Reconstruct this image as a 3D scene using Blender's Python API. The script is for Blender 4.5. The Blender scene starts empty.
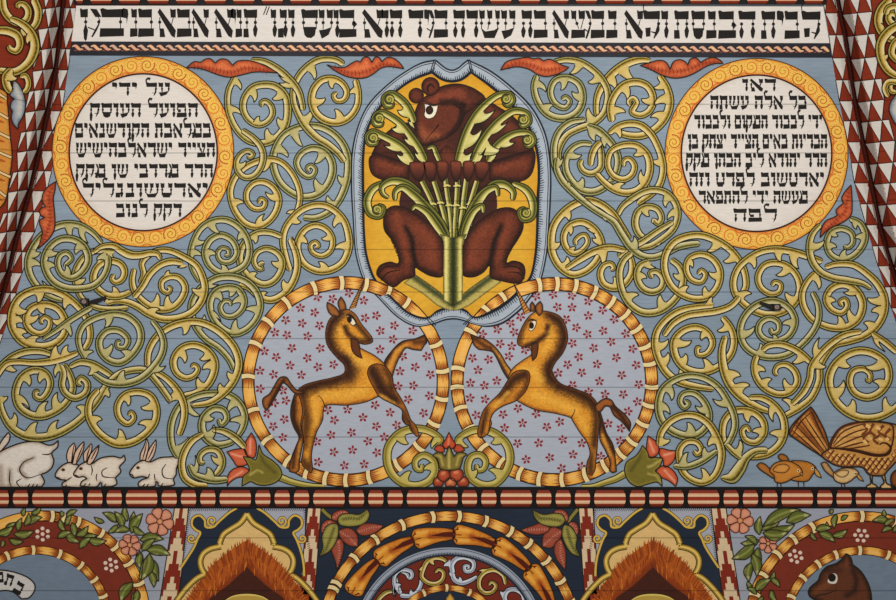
# Painted wooden ceiling panel: relief-painted boards built object by object.
import bpy, math, random
import numpy as np
from mathutils.geometry import delaunay_2d_cdt
from mathutils import Vector
random.seed(7)
S = 0.005                      # metres per drawing unit on the panel
CX, CY, Z0 = 448.0, 300.0, 1.5
DIST = 6.0
C = bpy.context.scene.collection

def lin(c):
    o = []
    for v in c:
        v = v / 255.0
        o.append(v / 12.92 if v <= 0.04045 else ((v + 0.055) / 1.055) ** 2.4)
    return o
def mixc(a, b, t): return tuple(a[i] + (b[i] - a[i]) * t for i in range(3))
FLAT = 0.4                     # coats of paint lie close on the boards
def W(x, y, d): return ((x - CX) * S, -d, (CY - y) * S + Z0)

# ---------------------------------------------------------------- materials
def paint_material(name, mottle=0.10, stretch=(3, 3, 22), rough=0.62, joints=True, big=0.0, attr=True, base=(200, 200, 200)):
    m = bpy.data.materials.new(name); m.use_nodes = True
    nt = m.node_tree; n = nt.nodes; l = nt.links
    b = n['Principled BSDF']; b.inputs['Roughness'].default_value = rough
    b.inputs['Specular IOR Level'].default_value = 0.12
    geo = n.new('ShaderNodeNewGeometry')
    mp = n.new('ShaderNodeMapping'); mp.inputs['Scale'].default_value = stretch
    l.new(geo.outputs['Position'], mp.inputs['Vector'])
    nz = n.new('ShaderNodeTexNoise'); nz.inputs['Scale'].default_value = 6.0; nz.inputs['Detail'].default_value = 5.0
    l.new(mp.outputs['Vector'], nz.inputs['Vector'])
    mr = n.new('ShaderNodeMapRange'); mr.inputs['From Min'].default_value = 0.3; mr.inputs['From Max'].default_value = 0.7
    mr.inputs['To Min'].default_value = 1 - mottle; mr.inputs['To Max'].default_value = 1 + mottle
    l.new(nz.outputs['Fac'], mr.inputs['Value'])
    val = mr.outputs['Result']
    if big:
        nz2 = n.new('ShaderNodeTexNoise'); nz2.inputs['Scale'].default_value = 1.3; nz2.inputs['Detail'].default_value = 3.0
        mp2 = n.new('ShaderNodeMapping'); mp2.inputs['Scale'].default_value = (1, 1, 4)
        l.new(geo.outputs['Position'], mp2.inputs['Vector']); l.new(mp2.outputs['Vector'], nz2.inputs['Vector'])
        mr2 = n.new('ShaderNodeMapRange'); mr2.inputs['From Min'].default_value = 0.3; mr2.inputs['From Max'].default_value = 0.7
        mr2.inputs['To Min'].default_value = 1 - big; mr2.inputs['To Max'].default_value = 1 + big
        l.new(nz2.outputs['Fac'], mr2.inputs['Value'])
        mu = n.new('ShaderNodeMath'); mu.operation = 'MULTIPLY'
        l.new(val, mu.inputs[0]); l.new(mr2.outputs['Result'], mu.inputs[1]); val = mu.outputs['Value']
    if joints:
        # the cracks between the boards run through every coat of paint
        sx = n.new('ShaderNodeSeparateXYZ'); l.new(geo.outputs['Position'], sx.inputs['Vector'])
        near = None
        for jy in JOINTS:
            cr = n.new('ShaderNodeMath'); cr.operation = 'SUBTRACT'; cr.inputs[1].default_value = (CY - jy) * S + Z0
            l.new(sx.outputs['Z'], cr.inputs[0])
            ab = n.new('ShaderNodeMath'); ab.operation = 'ABSOLUTE'; l.new(cr.outputs['Value'], ab.inputs[0])
            if near is None: near = ab.outputs['Value']
            else:
                mi = n.new('ShaderNodeMath'); mi.operation = 'MINIMUM'; l.new(near, mi.inputs[0]); l.new(ab.outputs['Value'], mi.inputs[1]); near = mi.outputs['Value']
        st = n.new('ShaderNodeMapRange'); st.inputs['From Min'].default_value = 0.0012; st.inputs['From Max'].default_value = 0.0042
        st.inputs['To Min'].default_value = 0.55; st.inputs['To Max'].default_value = 1.0
        l.new(near, st.inputs['Value'])
        mu = n.new('ShaderNodeMath'); mu.operation = 'MULTIPLY'
        l.new(val, mu.inputs[0]); l.new(st.outputs['Result'], mu.inputs[1]); val = mu.outputs['Value']
    mx = n.new('ShaderNodeVectorMath'); mx.operation = 'SCALE'
    if attr:
        at = n.new('ShaderNodeAttribute'); at.attribute_name = 'paint'
        l.new(at.outputs['Color'], mx.inputs[0])
    else:
        mx.inputs[0].default_value = lin(base)
    l.new(val, mx.inputs['Scale'])
    l.new(mx.outputs['Vector'], b.inputs['Base Color'])
    return m
JOINTS = [104.3, 153.0, 201.0, 249.5, 292.0, 338.6, 387.3, 437.0, 537.8, 590.6]
M_PAINT = paint_material('layered_paint', 0.07)
M_LINE = paint_material('line_paint', 0.05, joints=False)
M_WOOD = paint_material('board_paint', 0.15, (1.6, 2, 34), 0.7, True, 0.13)
M_GLOSS = paint_material('bead_paint', 0.06, (20, 3, 6), 0.45, False)

# ---------------------------------------------------------------- curves
def pts(s, k=None):
    """'x,y x,y! ...' -> [(x, y, corner)] in drawing units; k = (ox, oy, scale)."""
    ox, oy, sc = (0, 0, 1.0) if k is None else k
    out = []
    for t in s.split():
        cn = t.endswith('!'); t = t.rstrip('!')
        a, b = t.split(',')
        out.append((ox + float(a) / sc, oy + float(b) / sc, cn))
    return out
def K(ox, oy, sc=5.973): return (ox, oy, sc)

def crom(P, closed=False, step=1.2):
    """centripetal-ish Catmull-Rom through P (n,2) -> dense samples and parameter."""
    P = np.asarray([(p[0], p[1]) for p in P], float); n = len(P)
    if n == 2 and not closed:
        m = max(2, int(np.hypot(*(P[1] - P[0])) / step) + 1)
        t = np.linspace(0, 1, m)
        return P[0] + (P[1] - P[0]) * t[:, None], t
    out, par = [], []
    segs = n if closed else n - 1
    for i in range(segs):
        if closed: p0, p1, p2, p3 = P[(i - 1) % n], P[i], P[(i + 1) % n], P[(i + 2) % n]
        else:
            p1, p2 = P[i], P[i + 1]
            p0 = P[i - 1] if i > 0 else 2 * p1 - p2
            p3 = P[i + 2] if i + 2 < n else 2 * p2 - p1
        d1 = max(np.hypot(*(p1 - p0)), 1e-6) ** .5; d2 = max(np.hypot(*(p2 - p1)), 1e-6) ** .5; d3 = max(np.hypot(*(p3 - p2)), 1e-6) ** .5
        m1 = d2 * ((p1 - p0) / d1 - (p2 - p0) / (d1 + d2) + (p2 - p1) / d2)
        m2 = d2 * ((p2 - p1) / d2 - (p3 - p1) / (d2 + d3) + (p3 - p2) / d3)
        m = max(1, int(np.hypot(*(p2 - p1)) / step))
        t = np.arange(m) / m
        t = t[:, None]
        h = (2*t**3 - 3*t**2 + 1) * p1 + (t**3 - 2*t**2 + t) * m1 + (-2*t**3 + 3*t**2) * p2 + (t**3 - t**2) * m2
        out.append(h); par.append(i + t[:, 0])
    if not closed:
        out.append(P[-1:]); par.append(np.array([float(n - 1)]))
    return np.vstack(out), np.concatenate(par)

def outline(P, step=1.2):
    """closed outline with corner marks honoured."""
    cs = [i for i, p in enumerate(P) if p[2]]
    if not cs: return crom(P, True, step)[0]
    out = []
    n = len(P)
    for a in range(len(cs)):
        i, j = cs[a], cs[(a + 1) % len(cs)]
        seg = []
        q = i
        while True:
            seg.append(P[q % n])
            if q != i and q % n == j: break
            q += 1
        out.append(crom(seg, False, step)[0][:-1])
    return np.vstack(out)

def seg_dist(X, poly, closed=False):
    A = np.asarray(poly, float)[:, :2]
    B = np.roll(A, -1, 0) if closed else A[1:]
    if not closed: A = A[:-1]
    best = np.full(len(X), 1e9)
    for i0 in range(0, len(X), 4000):
        x = X[i0:i0 + 4000]
        d = B - A; L = np.maximum((d ** 2).sum(1), 1e-9)
        t = np.clip(((x[:, None] - A[None]) * d[None]).sum(2) / L, 0, 1)
        q = A[None] + t[..., None] * d[None]
        best[i0:i0 + 4000] = np.sqrt(((x[:, None] - q) ** 2).sum(2)).min(1)
    return best

def inside(X, poly):
    x, y = X[:, 0], X[:, 1]; r = np.zeros(len(X), bool)
    n = len(poly); j = n - 1
    for i in range(n):
        xi, yi = poly[i]; xj, yj = poly[j]
        if yi != yj:
            c = ((yi > y) != (yj > y)) & (x < (xj - xi) * (y - yi) / (yj - yi) + xi)
            r ^= c
        j = i
    return r

# ---------------------------------------------------------------- mesh pad
class Pad:
    def __init__(self): self.v = []; self.c = []; self.f = []; self.e = 0.0; self.deep = False
    def add(self, verts, cols, faces):
        o = len(self.v)
        self.v += verts; self.c += cols
        self.f += [tuple(i + o for i in f) for f in faces]
    def skirt(self, loop, d, col, closed=True, d0=None):
        n = len(loop)
        if d0 is None: d0 = max(0.0003, d - 0.0004)
        vs = [(p[0], p[1], d) for p in loop] + [(p[0], p[1], d0) for p in loop]
        fs = [(i, (i + 1) % n, n + (i + 1) % n, n + i) for i in range(n if closed else n - 1)]
        self.add(vs, [col] * (2 * n), fs)
    def fill(self, P, d, col, edge=None, marks=(), grad=None, res=None, step=1.2, skirt=True, jit=0.0, raw=False, dome=0.0, d0=None):
        """filled shape. edge=(width,colour,amount); marks=[(polyline,width,colour,amount)]; grad=((x,y),(x,y),colour)."""
        L = np.asarray(P, float)[:, :2] if raw else outline(P, step)
        keep = np.hypot(*(L - np.roll(L, 1, 0)).T) > 0.05
        L = L[keep]
        V = [tuple(p) for p in L]
        if res is None and (edge or marks or grad or dome): res = 2.0
        if res:
            x0, y0 = L.min(0); x1, y1 = L.max(0)
            gy = np.arange(y0, y1, res * .87)
            g = []
            for r, yy in enumerate(gy):
                xs = np.arange(x0 + (res / 2 if r % 2 else 0), x1, res)
                g.append(np.stack([xs, np.full(len(xs), yy)], 1))
            g = np.vstack(g) if g else np.zeros((0, 2))
            if len(g):
                g = g[inside(g, L)]
                if len(g):
                    g = g[seg_dist(g, L, True) > res * .4]
                    V += [tuple(p) for p in g]
        n = len(L)
        r = delaunay_2d_cdt([Vector(p) for p in V], [], [list(range(n))], 1, 1e-4)
        X = np.array([(p[0], p[1]) for p in r[0]])
        faces = [tuple(f) for f in r[2]]
        col3 = np.tile(np.array(col, float), (len(X), 1))
        rng = np.random.default_rng(len(X))
        if grad:
            a = np.array(grad[0], float); b = np.array(grad[1], float); dd = b - a
            t = np.clip(((X - a) @ dd) / (dd @ dd), 0, 1)[:, None]
            col3 = col3 * (1 - t) + np.array(grad[2], float) * t
        for m in marks:
            pl, w, c2, am = m[:4]
            w2 = w * (1 + (rng.random(len(X)) - .5) * 0.5)
            t = np.clip(1 - seg_dist(X, np.asarray(pl)[:, :2]) / w2, 0, 1)
            t = (t * t * (3 - 2 * t) * am)[:, None]
            col3 = col3 * (1 - t) + np.array(c2, float) * t
        ed = seg_dist(X, L, True) if (edge or dome) else None
        if edge:
            w, c2, am = edge
            w2 = w * (1 + (rng.random(len(X)) - .5) * 0.6)
            t = (np.clip(1 - ed / w2, 0, 1) ** 1.2 * am)[:, None]
            col3 = col3 * (1 - t) + np.array(c2, float) * t
        if jit: col3 *= 1 + (rng.random(len(X))[:, None] - .5) * 2 * jit
        z = np.full(len(X), d)
        if dome: z = d + dome * np.sqrt(np.clip(ed / max(ed.max(), 1e-3), 0, 1))
        self.add([(p[0], p[1], zz) for p, zz in zip(X, z)], [tuple(c) for c in col3], faces)
        if skirt: self.skirt([tuple(p) for p in L], d, tuple(edge[1]) if edge else col, d0=d0)
        return L
    def stroke(self, P, d, col, w=1.2, taper=(1, 1), closed=False, step=1.2, dense=False, col2=None):
        if dense: L = np.asarray(P, float)[:, :2]
        else: L, _ = crom(P, closed, step)
        n = len(L)
        if n < 2: return
        self.e += 6e-6; d = d + min(self.e, 9e-5 if not self.deep else 9)
        if closed: T = np.roll(L, -1, 0) - np.roll(L, 1, 0)
        else: T = np.gradient(L, axis=0)
        T /= np.maximum(np.hypot(*T.T), 1e-9)[:, None]
        N = np.stack([-T[:, 1], T[:, 0]], 1)
        t = np.linspace(0, 1, n)
        if isinstance(w, (list, tuple)): ww = np.interp(t, np.linspace(0, 1, len(w)), w)
        else: ww = w * np.interp(t, [0, .3, .7, 1], [taper[0], 1, 1, taper[1]])
        A = L + N * ww[:, None] / 2; B = L - N * ww[:, None] / 2
        vs = [(p[0], p[1], d) for p in A] + [(p[0], p[1], d) for p in B]
        fs = [(i, (i + 1) % n, n + (i + 1) % n, n + i) for i in range(n if closed else n - 1)]
        cols = [col] * (2 * n) if col2 is None else [mixc(col, col2, q) for q in t] * 2
        self.add(vs, cols, fs)
    def poly(self, P, d, col):
        P = [(p[0], p[1]) for p in P]
        if len(P) == 3 or len(P) == 4: self.add([(p[0], p[1], d) for p in P], [col] * len(P), [tuple(range(len(P)))])
        else: self.fill(P, d, col, raw=True, skirt=False)
    def disc(self, x, y, rx, ry, d, col, n=24, rot=0.0, skirt=False, col2=None):
        L = []
        for i in range(n):
            a = 2 * math.pi * i / n
            u, v = rx * math.cos(a), ry * math.sin(a)
            L.append((x + u * math.cos(rot) - v * math.sin(rot), y + u * math.sin(rot) + v * math.cos(rot)))
        self.add([(x, y, d)] + [(p[0], p[1], d) for p in L], [col2 or col] + [col] * n, [(0, 1 + i, 1 + (i + 1) % n) for i in range(n)])
        if skirt: self.skirt(L, d, col)
        return L
    def build(self, name, parent=None, mat=None, flat=None, **kw):
        fl = FLAT if flat is None else flat
        self.v = [(x, y, d * fl) for x, y, d in self.v]
        me = bpy.data.meshes.new(name)
        if parent is None:
            a = np.array(self.v); o = W((a[:, 0].min() + a[:, 0].max()) / 2, a[:, 1].max(), 0)
        else: o = tuple(parent['_o'])
        vs = [W(*p) for p in self.v]
        me.from_pydata([(p[0] - o[0], p[1] - o[1], p[2] - o[2]) for p in vs], [], self.f)
        # faces towards the room
        ca = me.color_attributes.new('paint', 'FLOAT_COLOR', 'POINT')
        cl = np.ones((len(vs), 4), np.float32)
        sr = np.array(self.c, np.float32) / 255.0
        sr = np.clip(sr, 0, 1)
        cl[:, :3] = np.where(sr <= 0.04045, sr / 12.92, ((sr + 0.055) / 1.055) ** 2.4)
        ca.data.foreach_set('color', cl.ravel())
        me.materials.append(mat or M_PAINT)
        me.update()
        flip = [p.index for p in me.polygons if p.normal.y > 0.2]
        if flip:
            import bmesh
            bm = bmesh.new(); bm.from_mesh(me); bm.faces.ensure_lookup_table()
            bmesh.ops.reverse_faces(bm, faces=[bm.faces[i] for i in flip]); bm.to_mesh(me); bm.free()
        ob = bpy.data.objects.new(name, me); C.objects.link(ob)
        if parent is None: ob.location = o; ob['_o'] = o
        else: ob.parent = parent; ob['_o'] = o
        for k, v in kw.items(): ob[k] = v
        return ob

def thing(name, x, y, label, cat, group=None):
    o = bpy.data.objects.new(name, None); C.objects.link(o); o.empty_display_size = 0.05
    o.location = W(x, y, 0); o['_o'] = W(x, y, 0); o['label'] = label; o['category'] = cat
    if group: o['group'] = group
    return o
def dup_tree(o, parent=None):
    c = o.copy(); C.objects.link(c); c.parent = parent
    for ch in [q for q in bpy.data.objects if q.parent == o]: dup_tree(ch, c)
    return c

INK = (38, 30, 20)
# ---------------------------------------------------------------- vine strands
OLIVE = dict(ink=(28, 24, 10), rim=(156, 146, 82), band=(84, 68, 14), mid=(152, 132, 56), lite=(188, 168, 98), hi=(208, 192, 142), tick=(48, 36, 8))
GREEN = dict(ink=(30, 30, 14), rim=(146, 144, 92), band=(72, 68, 26), mid=(134, 124, 58), lite=(174, 162, 106), hi=(196, 188, 146), tick=(40, 38, 14))
GOLD = dict(ink=(32, 24, 8), rim=(166, 150, 76), band=(100, 74, 10), mid=(168, 138, 50), lite=(200, 172, 98), hi=(216, 198, 144), tick=(58, 40, 6))
VZ = [2.0]
def strand_mesh(L, par, ww, d, pal, flip=None, ticks=True, cap=(True, True)):
    pad = Pad()
    n = len(L)
    ramp = np.linspace(0, 1.4e-4, n) + (1e-5 if ticks else 0)
    T = np.gradient(L, axis=0); T /= np.maximum(np.hypot(*T.T), 1e-9)[:, None]
    N = np.stack([-T[:, 1], T[:, 0]], 1)
    s = np.concatenate([[0], np.cumsum(np.hypot(*(L[1:] - L[:-1]).T))])
    turn = np.sum(T[:-1, 0] * T[1:, 1] - T[:-1, 1] * T[1:, 0])
    sg = -1.0 if turn > 0 else 1.0          # side of N that lies outside the curve
    if flip: sg = -sg
    h = ww / 2
    if cap[0]: h = h * np.sqrt(np.clip(1 - np.clip(1 - s / np.maximum(h, .5), 0, 1) ** 2, 0.03, 1))
    if cap[1]: h = h * np.sqrt(np.clip(1 - np.clip(1 - (s[-1] - s) / np.maximum(h, .5), 0, 1) ** 2, 0.03, 1))
    prof = [(-1, 1.15, pal['ink']), (-1, 0, pal['ink']), (-1, -0.02, pal['hi']), (-.68, 0, pal['hi']), (-.3, 0, pal['lite']), (.1, 0, pal['mid']),
            (.38, 0, pal['band']), (.56, 0, pal['band']), (.7, 0, pal['rim']), (1, -0.02, pal['rim']), (1, 0, pal['ink']), (1, 1.15, pal['ink'])]
    vs, cs = [], []
    for u, e, c in prof:
        off = sg * (h * u + (e if u > 0 else -e))
        Q = L + N * off[:, None]
        vs += [(p[0], p[1], d + ramp[i]) for i, p in enumerate(Q)]; cs += [c] * n
    fs = []
    for k in range(len(prof) - 1):
        fs += [(k * n + i, k * n + i + 1, (k + 1) * n + i + 1, (k + 1) * n + i) for i in range(n - 1)]
    pad.add(vs, cs, fs)
    m = len(prof)
    loop = [vs[i][:2] for i in range(n)] + [vs[(m - 1) * n + i][:2] for i in range(n - 1, -1, -1)]
    pad.skirt(loop, d, pal['ink'], d0=max(0.0003, d - 1e-4))
    if ticks:
        q = 3.0
        while q < s[-1] - 3:
            i = int(np.searchsorted(s, q))
            if h[i] > 1.8:
                a = L[i] + N[i] * sg * h[i] * .6; b = L[i] - N[i] * sg * h[i] * .12 + T[i] * .8
                t = T[i] * .5
                pad.add([(a[0] - t[0], a[1] - t[1], d + ramp[i] + 3e-5), (a[0] + t[0], a[1] + t[1], d + ramp[i] + 3e-5), (b[0], b[1], d + ramp[i] + 3e-5)], [pal['tick']] * 3, [(0, 1, 2)])
            q += 2.3
    return pad, T, N, s

def barb(bx, by, tx, ty, L, T, ww, d, pal, fat=1.0):
    """hooked leaflet growing from the strand at (bx,by) to the tip (tx,ty)."""
    pad = Pad()
    i = int(np.argmin(((L - (bx, by)) ** 2).sum(1)))
    b = L[i]; t = T[i]; tip = np.array((tx, ty)); v = tip - b
    ln = np.hypot(*v)
    a = float(v @ t); nrm = v - a * t; hgt = np.hypot(*nrm); nrm = nrm / max(hgt, 1e-6)
    if a < 0: t = -t; a = -a
    w = fat * max(3.2, min(ww[i] * .85, ln * .55))
    b0 = b + nrm * ww[i] * .27
    if a < w * .5: b0 = b0 - t * (w * .5 - a)
    e1 = b0 + t * w * .75      # hollow side under the hook
    e2 = b0 - t * w * 1.35     # long back
    c1 = b0 + nrm * hgt * .42 + t * w * .12
    c2 = b0 + nrm * hgt * .98 - t * w * .5
    bez = lambda p, q, r, u: p * (1 - u) ** 2 + q * 2 * u * (1 - u) + r * u ** 2
    U = np.linspace(0, 1, 9)[:, None]
    s1 = bez(e1, c1, tip, U); s2 = bez(e2, c2, tip, U)
    rows = 6
    vs, cs = [], []
    for k in range(9):
        for r in range(rows):
            f = r / (rows - 1)
            p = s1[k] * (1 - f) + s2[k] * f
            vs.append((p[0], p[1], d))
            g = k / 8
            base = mixc(pal['lite'], pal['hi'], min(1, g * 1.2))
            c = mixc(base, pal['mid'], .75 * math.exp(-((f - .05) / .2) ** 2) * g)
            if f > .62: c = mixc(c, pal['mid'], (f - .62) / .38 * .8 * min(1, .25 + g))
            c = mixc(c, pal['band'], .45 * max(0, g - .75) / .25)
            cs.append(c)
    fs = [(k * rows + r, (k + 1) * rows + r, (k + 1) * rows + r + 1, k * rows + r + 1) for k in range(8) for r in range(rows - 1)]
    pad.add(vs, cs, fs)
    pad.stroke(s1[2:], d + 4e-5, pal['ink'], 1.0, dense=True)
    pad.stroke(s2[1:], d + 4e-5, pal['ink'], 1.1, dense=True)
    loop = [tuple(p) for p in s1] + [tuple(p) for p in s2[::-1]]
    pad.skirt(loop, d, pal['ink'], d0=d - 1.5e-4)
    return pad

STRANDS = {}
def vine(key, label, k, s, w, barbs='', pal=OLIVE, flip=None, z=None, group=None, cap=(True, True), fat=1.0, ticks=True):
    """one scrolling strand with its leaflets; coordinates read in crop k."""
    P = pts(s, k)
    L, par = crom(P, False, 1.5)
    if not isinstance(w, (list, tuple)): w = [w * .8, w, w, w, w * .9]
    w = [q * .83 for q in w]
    ww = np.interp(np.linspace(0, 1, len(L)), np.linspace(0, 1, len(w)), w)
    if z is None: VZ[0] += 0.22; z = VZ[0]
    d = z * 1e-3
    pad, T, N, sl = strand_mesh(L, par, ww, d, pal, flip, ticks, cap)
    ob = pad.build('vine_scroll', None, label=label, category='painted vine')
    if group: ob['group'] = group
    ob.name = 'vine_scroll'
    for nb, bs in enumerate(barbs.split()):
        kk = k
        a, b = bs.split('>')
        bx, by = map(float, a.split(',')); tx, ty = map(float, b.split(','))
        ox, oy, sc = kk
        barb(ox + bx / sc, oy + by / sc, ox + tx / sc, oy + ty / sc, L, T, ww, d + 1.8e-4 + 1.6e-5 * nb, pal, fat).build('leaflet', ob)
    STRANDS[key] = ob
    return ob
# ---------------------------------------------------------------- setting
BLUE = (128, 143, 157); NAVY = (34, 42, 56); LAV = (150, 153, 164); RED = (118, 44, 26); CREAM = (214, 198, 172)
Rl = [(78, -12), (77, 0), (72, 42), (66, 84), (60, 125), (52, 170), (41, 213), (33, 237), (22, 274), (9, 318), (0, 343), (-10, 372), (-48, 490)]
Fl = [(67, -12), (65, 0), (59, 60), (52, 98), (45, 132), (35, 178), (18, 239), (9, 278), (-2, 315), (-16, 360), (-62, 490)]
Ll = [(43, -12), (41, 0), (36, 50), (29, 90), (21, 131), (13, 171), (3, 212), (-6, 245), (-24, 300), (-92, 490)]
Rr = [(821, -12), (823, 0), (829, 37), (834, 70), (840, 105), (848, 145), (855, 187), (866, 225), (877, 263), (888, 298), (896, 323), (908, 360), (946, 490)]
Fr = [(834, -12), (836, 0), (845, 42), (850, 80), (853, 98), (861, 140), (870, 184), (879, 228), (889, 262), (897, 288), (912, 330), (962, 490)]
Lr = [(869, -12), (871, 0), (874, 30), (880, 67), (885, 107), (896, 145), (908, 190), (930, 260), (1010, 490)]
def xat(curve, y):
    a = np.array(curve, float); return float(np.interp(y, a[:, 1], a[:, 0]))
def solid_panel(name, loop, col, thick=0.03, mat=None):
    p = Pad(); p.fill(loop, 0.0, col, raw=True, skirt=False, res=14.0)
    p.skirt([(q[0], q[1]) for q in loop], 0.0, col, d0=-thick)
    p.fill(loop, -thick, col, raw=True, skirt=False)
    if name == 'wall_back':      # ledge along the upper edge of the boards
        p.add([(60, -16, -.03), (840, -16, -.03), (840, -12, -.03), (60, -12, -.03), (60, -16, .03), (840, -16, .03), (840, -12, .03), (60, -12, .03)], [col] * 8, [(0, 1, 5, 4), (3, 2, 6, 7), (4, 5, 6, 7), (0, 4, 7, 3), (1, 2, 6, 5)])
    if name == 'wall_lower':     # ledge along the foot of the boards
        p.add([(-200, 625, -.03), (1096, 625, -.03), (1096, 631, -.03), (-200, 631, -.03), (-200, 625, .03), (1096, 625, .03), (1096, 631, .03), (-200, 631, .03)], [col] * 8, [(0, 1, 5, 4), (3, 2, 6, 7), (4, 5, 6, 7), (0, 4, 7, 3), (1, 2, 6, 5)])
    o = p.build(name, None, mat or M_WOOD, flat=1); o['kind'] = 'structure'; return o
ys = list(range(-12, 487, 8))
lp = [(xat(Rl, y), y) for y in ys] + [(-48, 490), (946, 490)]
lp += [(xat(Rr, y), y) for y in reversed(ys)]
solid_panel('wall_back', lp, BLUE)
solid_panel('wall_lower', [(-200, 490), (1096, 490), (1096, 625), (-200, 625)], NAVY)

# the side panels of the vault lean towards the room beyond a deep fold
def side_depth(u):            # u: units away from the fold, outwards
    return -0.02 + 0.0042 * u
def WS(x, y, d):
    k = (DIST - d) / DIST
    return ((x - CX) * k + CX, (y - CY) * k + CY, d)
def side_panel(name, F, L, R, sgn, rows_y, xo):
    p = Pad()
    # fold strip on the near side of the crease, dropping into it
    Y = np.arange(-12, 492, 4.0)
    def strip(u_fn, cols_at, n):
        for j in range(len(Y) - 1):
            pass
    prof = []      # (function x(y), depth)
    vs, cs, fs = [], [], []
    N = 0
    def column(fn, dep, col):
        return [WS(fn(y), y, dep) for y in Y], col
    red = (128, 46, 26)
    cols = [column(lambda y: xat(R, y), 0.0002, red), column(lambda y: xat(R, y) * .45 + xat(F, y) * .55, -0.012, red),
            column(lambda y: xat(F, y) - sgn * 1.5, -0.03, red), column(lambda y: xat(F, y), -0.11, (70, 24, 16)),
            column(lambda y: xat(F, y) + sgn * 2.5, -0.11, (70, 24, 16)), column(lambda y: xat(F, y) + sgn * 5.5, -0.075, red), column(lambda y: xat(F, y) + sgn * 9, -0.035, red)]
    for u in (13, 20, 30, 44, 60, 80, 110):
        cols.append(column(lambda y, u=u: xat(F, y) + sgn * u, side_depth(u), red))
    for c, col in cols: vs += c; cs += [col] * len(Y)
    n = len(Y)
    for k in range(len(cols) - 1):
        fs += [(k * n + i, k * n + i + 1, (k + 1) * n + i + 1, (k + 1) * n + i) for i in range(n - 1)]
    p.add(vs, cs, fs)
    o = p.build(name, None, M_WOOD, flat=1); o['kind'] = 'structure'
    return o
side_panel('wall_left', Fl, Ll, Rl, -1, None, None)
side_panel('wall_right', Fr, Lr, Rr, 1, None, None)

def toothed(name, F, L, R, sgn, rows, label, phase):
    """the border of pointed red and white teeth that runs down both sides of the crease."""
    p = Pad()
    white = (206, 200, 192); dark = (28, 16, 14)
    def depth(x, y):
        f = xat(F, y); u = (x - f) * sgn
        if u >= 0: return float(np.interp(u, [0, 2.5, 5.5, 9, 13], [-0.11, -0.11, -0.075, -0.035, side_depth(13)])) + 0.0045 if u < 13 else side_depth(u) + 0.004
        r = abs(xat(R, y) - f)
        k = -u
        return float(np.interp(k, [0, 1.5, max(r * .45, 1.6), max(r, 1.7)], [-0.11, -0.03, -0.012, -0.0012])) + 0.0018
    def tri(A, B, T, col):
        m = 8
        g = {}
        vs = []
        for i in range(m + 1):
            for j in range(m + 1 - i):
                x = A[0] + (B[0] - A[0]) * j / m + (T[0] - A[0]) * i / m; y = A[1] + (B[1] - A[1]) * j / m + (T[1] - A[1]) * i / m
                g[i, j] = len(vs); vs.append(WS(x, y, depth(x, y)))
        fs = []
        for i in range(m):
            for j in range(m - i):
                fs.append((g[i, j], g[i, j + 1], g[i + 1, j]))
                if j < m - i - 1: fs.append((g[i, j + 1], g[i + 1, j + 1], g[i + 1, j]))
        p.add(vs, [col] * len(vs), fs)
        for P_, Q_ in ((A, T), (B, T), (A, B)):
            L_ = [(P_[0] + (Q_[0] - P_[0]) * s, P_[1] + (Q_[1] - P_[1]) * s) for s in np.linspace(0, 1, 9)]
            v = np.array(Q_) - np.array(P_); nn = np.array((-v[1], v[0])) / max(np.hypot(*v), 1e-6) * .4
            vs = []
            for x, y in L_:
                d = depth(x, y) + 0.0003
                vs += [WS(x + nn[0], y + nn[1], d), WS(x - nn[0], y - nn[1], d)]
            p.add(vs, [dark] * 18, [(2 * i, 2 * i + 1, 2 * i + 3, 2 * i + 2) for i in range(8)])
    for i in range(len(rows) - 1):
        y0, y1 = rows[i], rows[i + 1]
        # outer strip, two teeth wide
        for side in (0, 1):
            if side == 0:
                a = lambda y: xat(F, y) + sgn * 4.0; b = lambda y: xat(L, y); n = 2
            else:
                a = lambda y: xat(R, y); b = lambda y: xat(F, y) - sgn * .5; n = 1
            off = .5 if (i + phase) % 2 else 0.0
            skew = 1.5 * sgn if side == 0 else 0
            for k in range(-1, n + 1):
                u0, u1 = (k + off) / n, (k + 1 + off) / n
                um = (u0 + u1) / 2
                if u1 <= 0.01 or u0 >= .99: continue
                c0, c1 = max(0, u0), min(1, u1)
                X = lambda u, y: a(y) + (b(y) - a(y)) * u
                tp = min(max(um, 0), 1)
                yy0 = y0 + skew * (c0 - .5) * -2; yy1 = y0 + skew * (c1 - .5) * -2
                tri((X(c0, y0), yy0), (X(c1, y0), yy1), (X(tp, y1), y1), white)
    return p.build(name, None, M_LINE, flat=1, label=label, category='painted border', group='toothed side borders')
toothed('tooth_border', Fl, Ll, Rl, -1, [-12, 8, 28, 49, 70, 90, 111, 131, 151, 171, 191, 212, 232, 252, 273, 293, 314, 334, 355, 375, 396, 416, 437, 457, 478], 'red and white toothed border along the fold on the side of the hares', 0)
toothed('tooth_border', Fr, Lr, Rr, 1, [-10, 13, 35, 58, 80, 101, 121, 142, 163, 183, 204, 225, 246, 266, 287, 308, 328, 349, 370, 391, 412, 433, 454, 475], 'red and white toothed border along the fold on the side of the turkey', 1)

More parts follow.
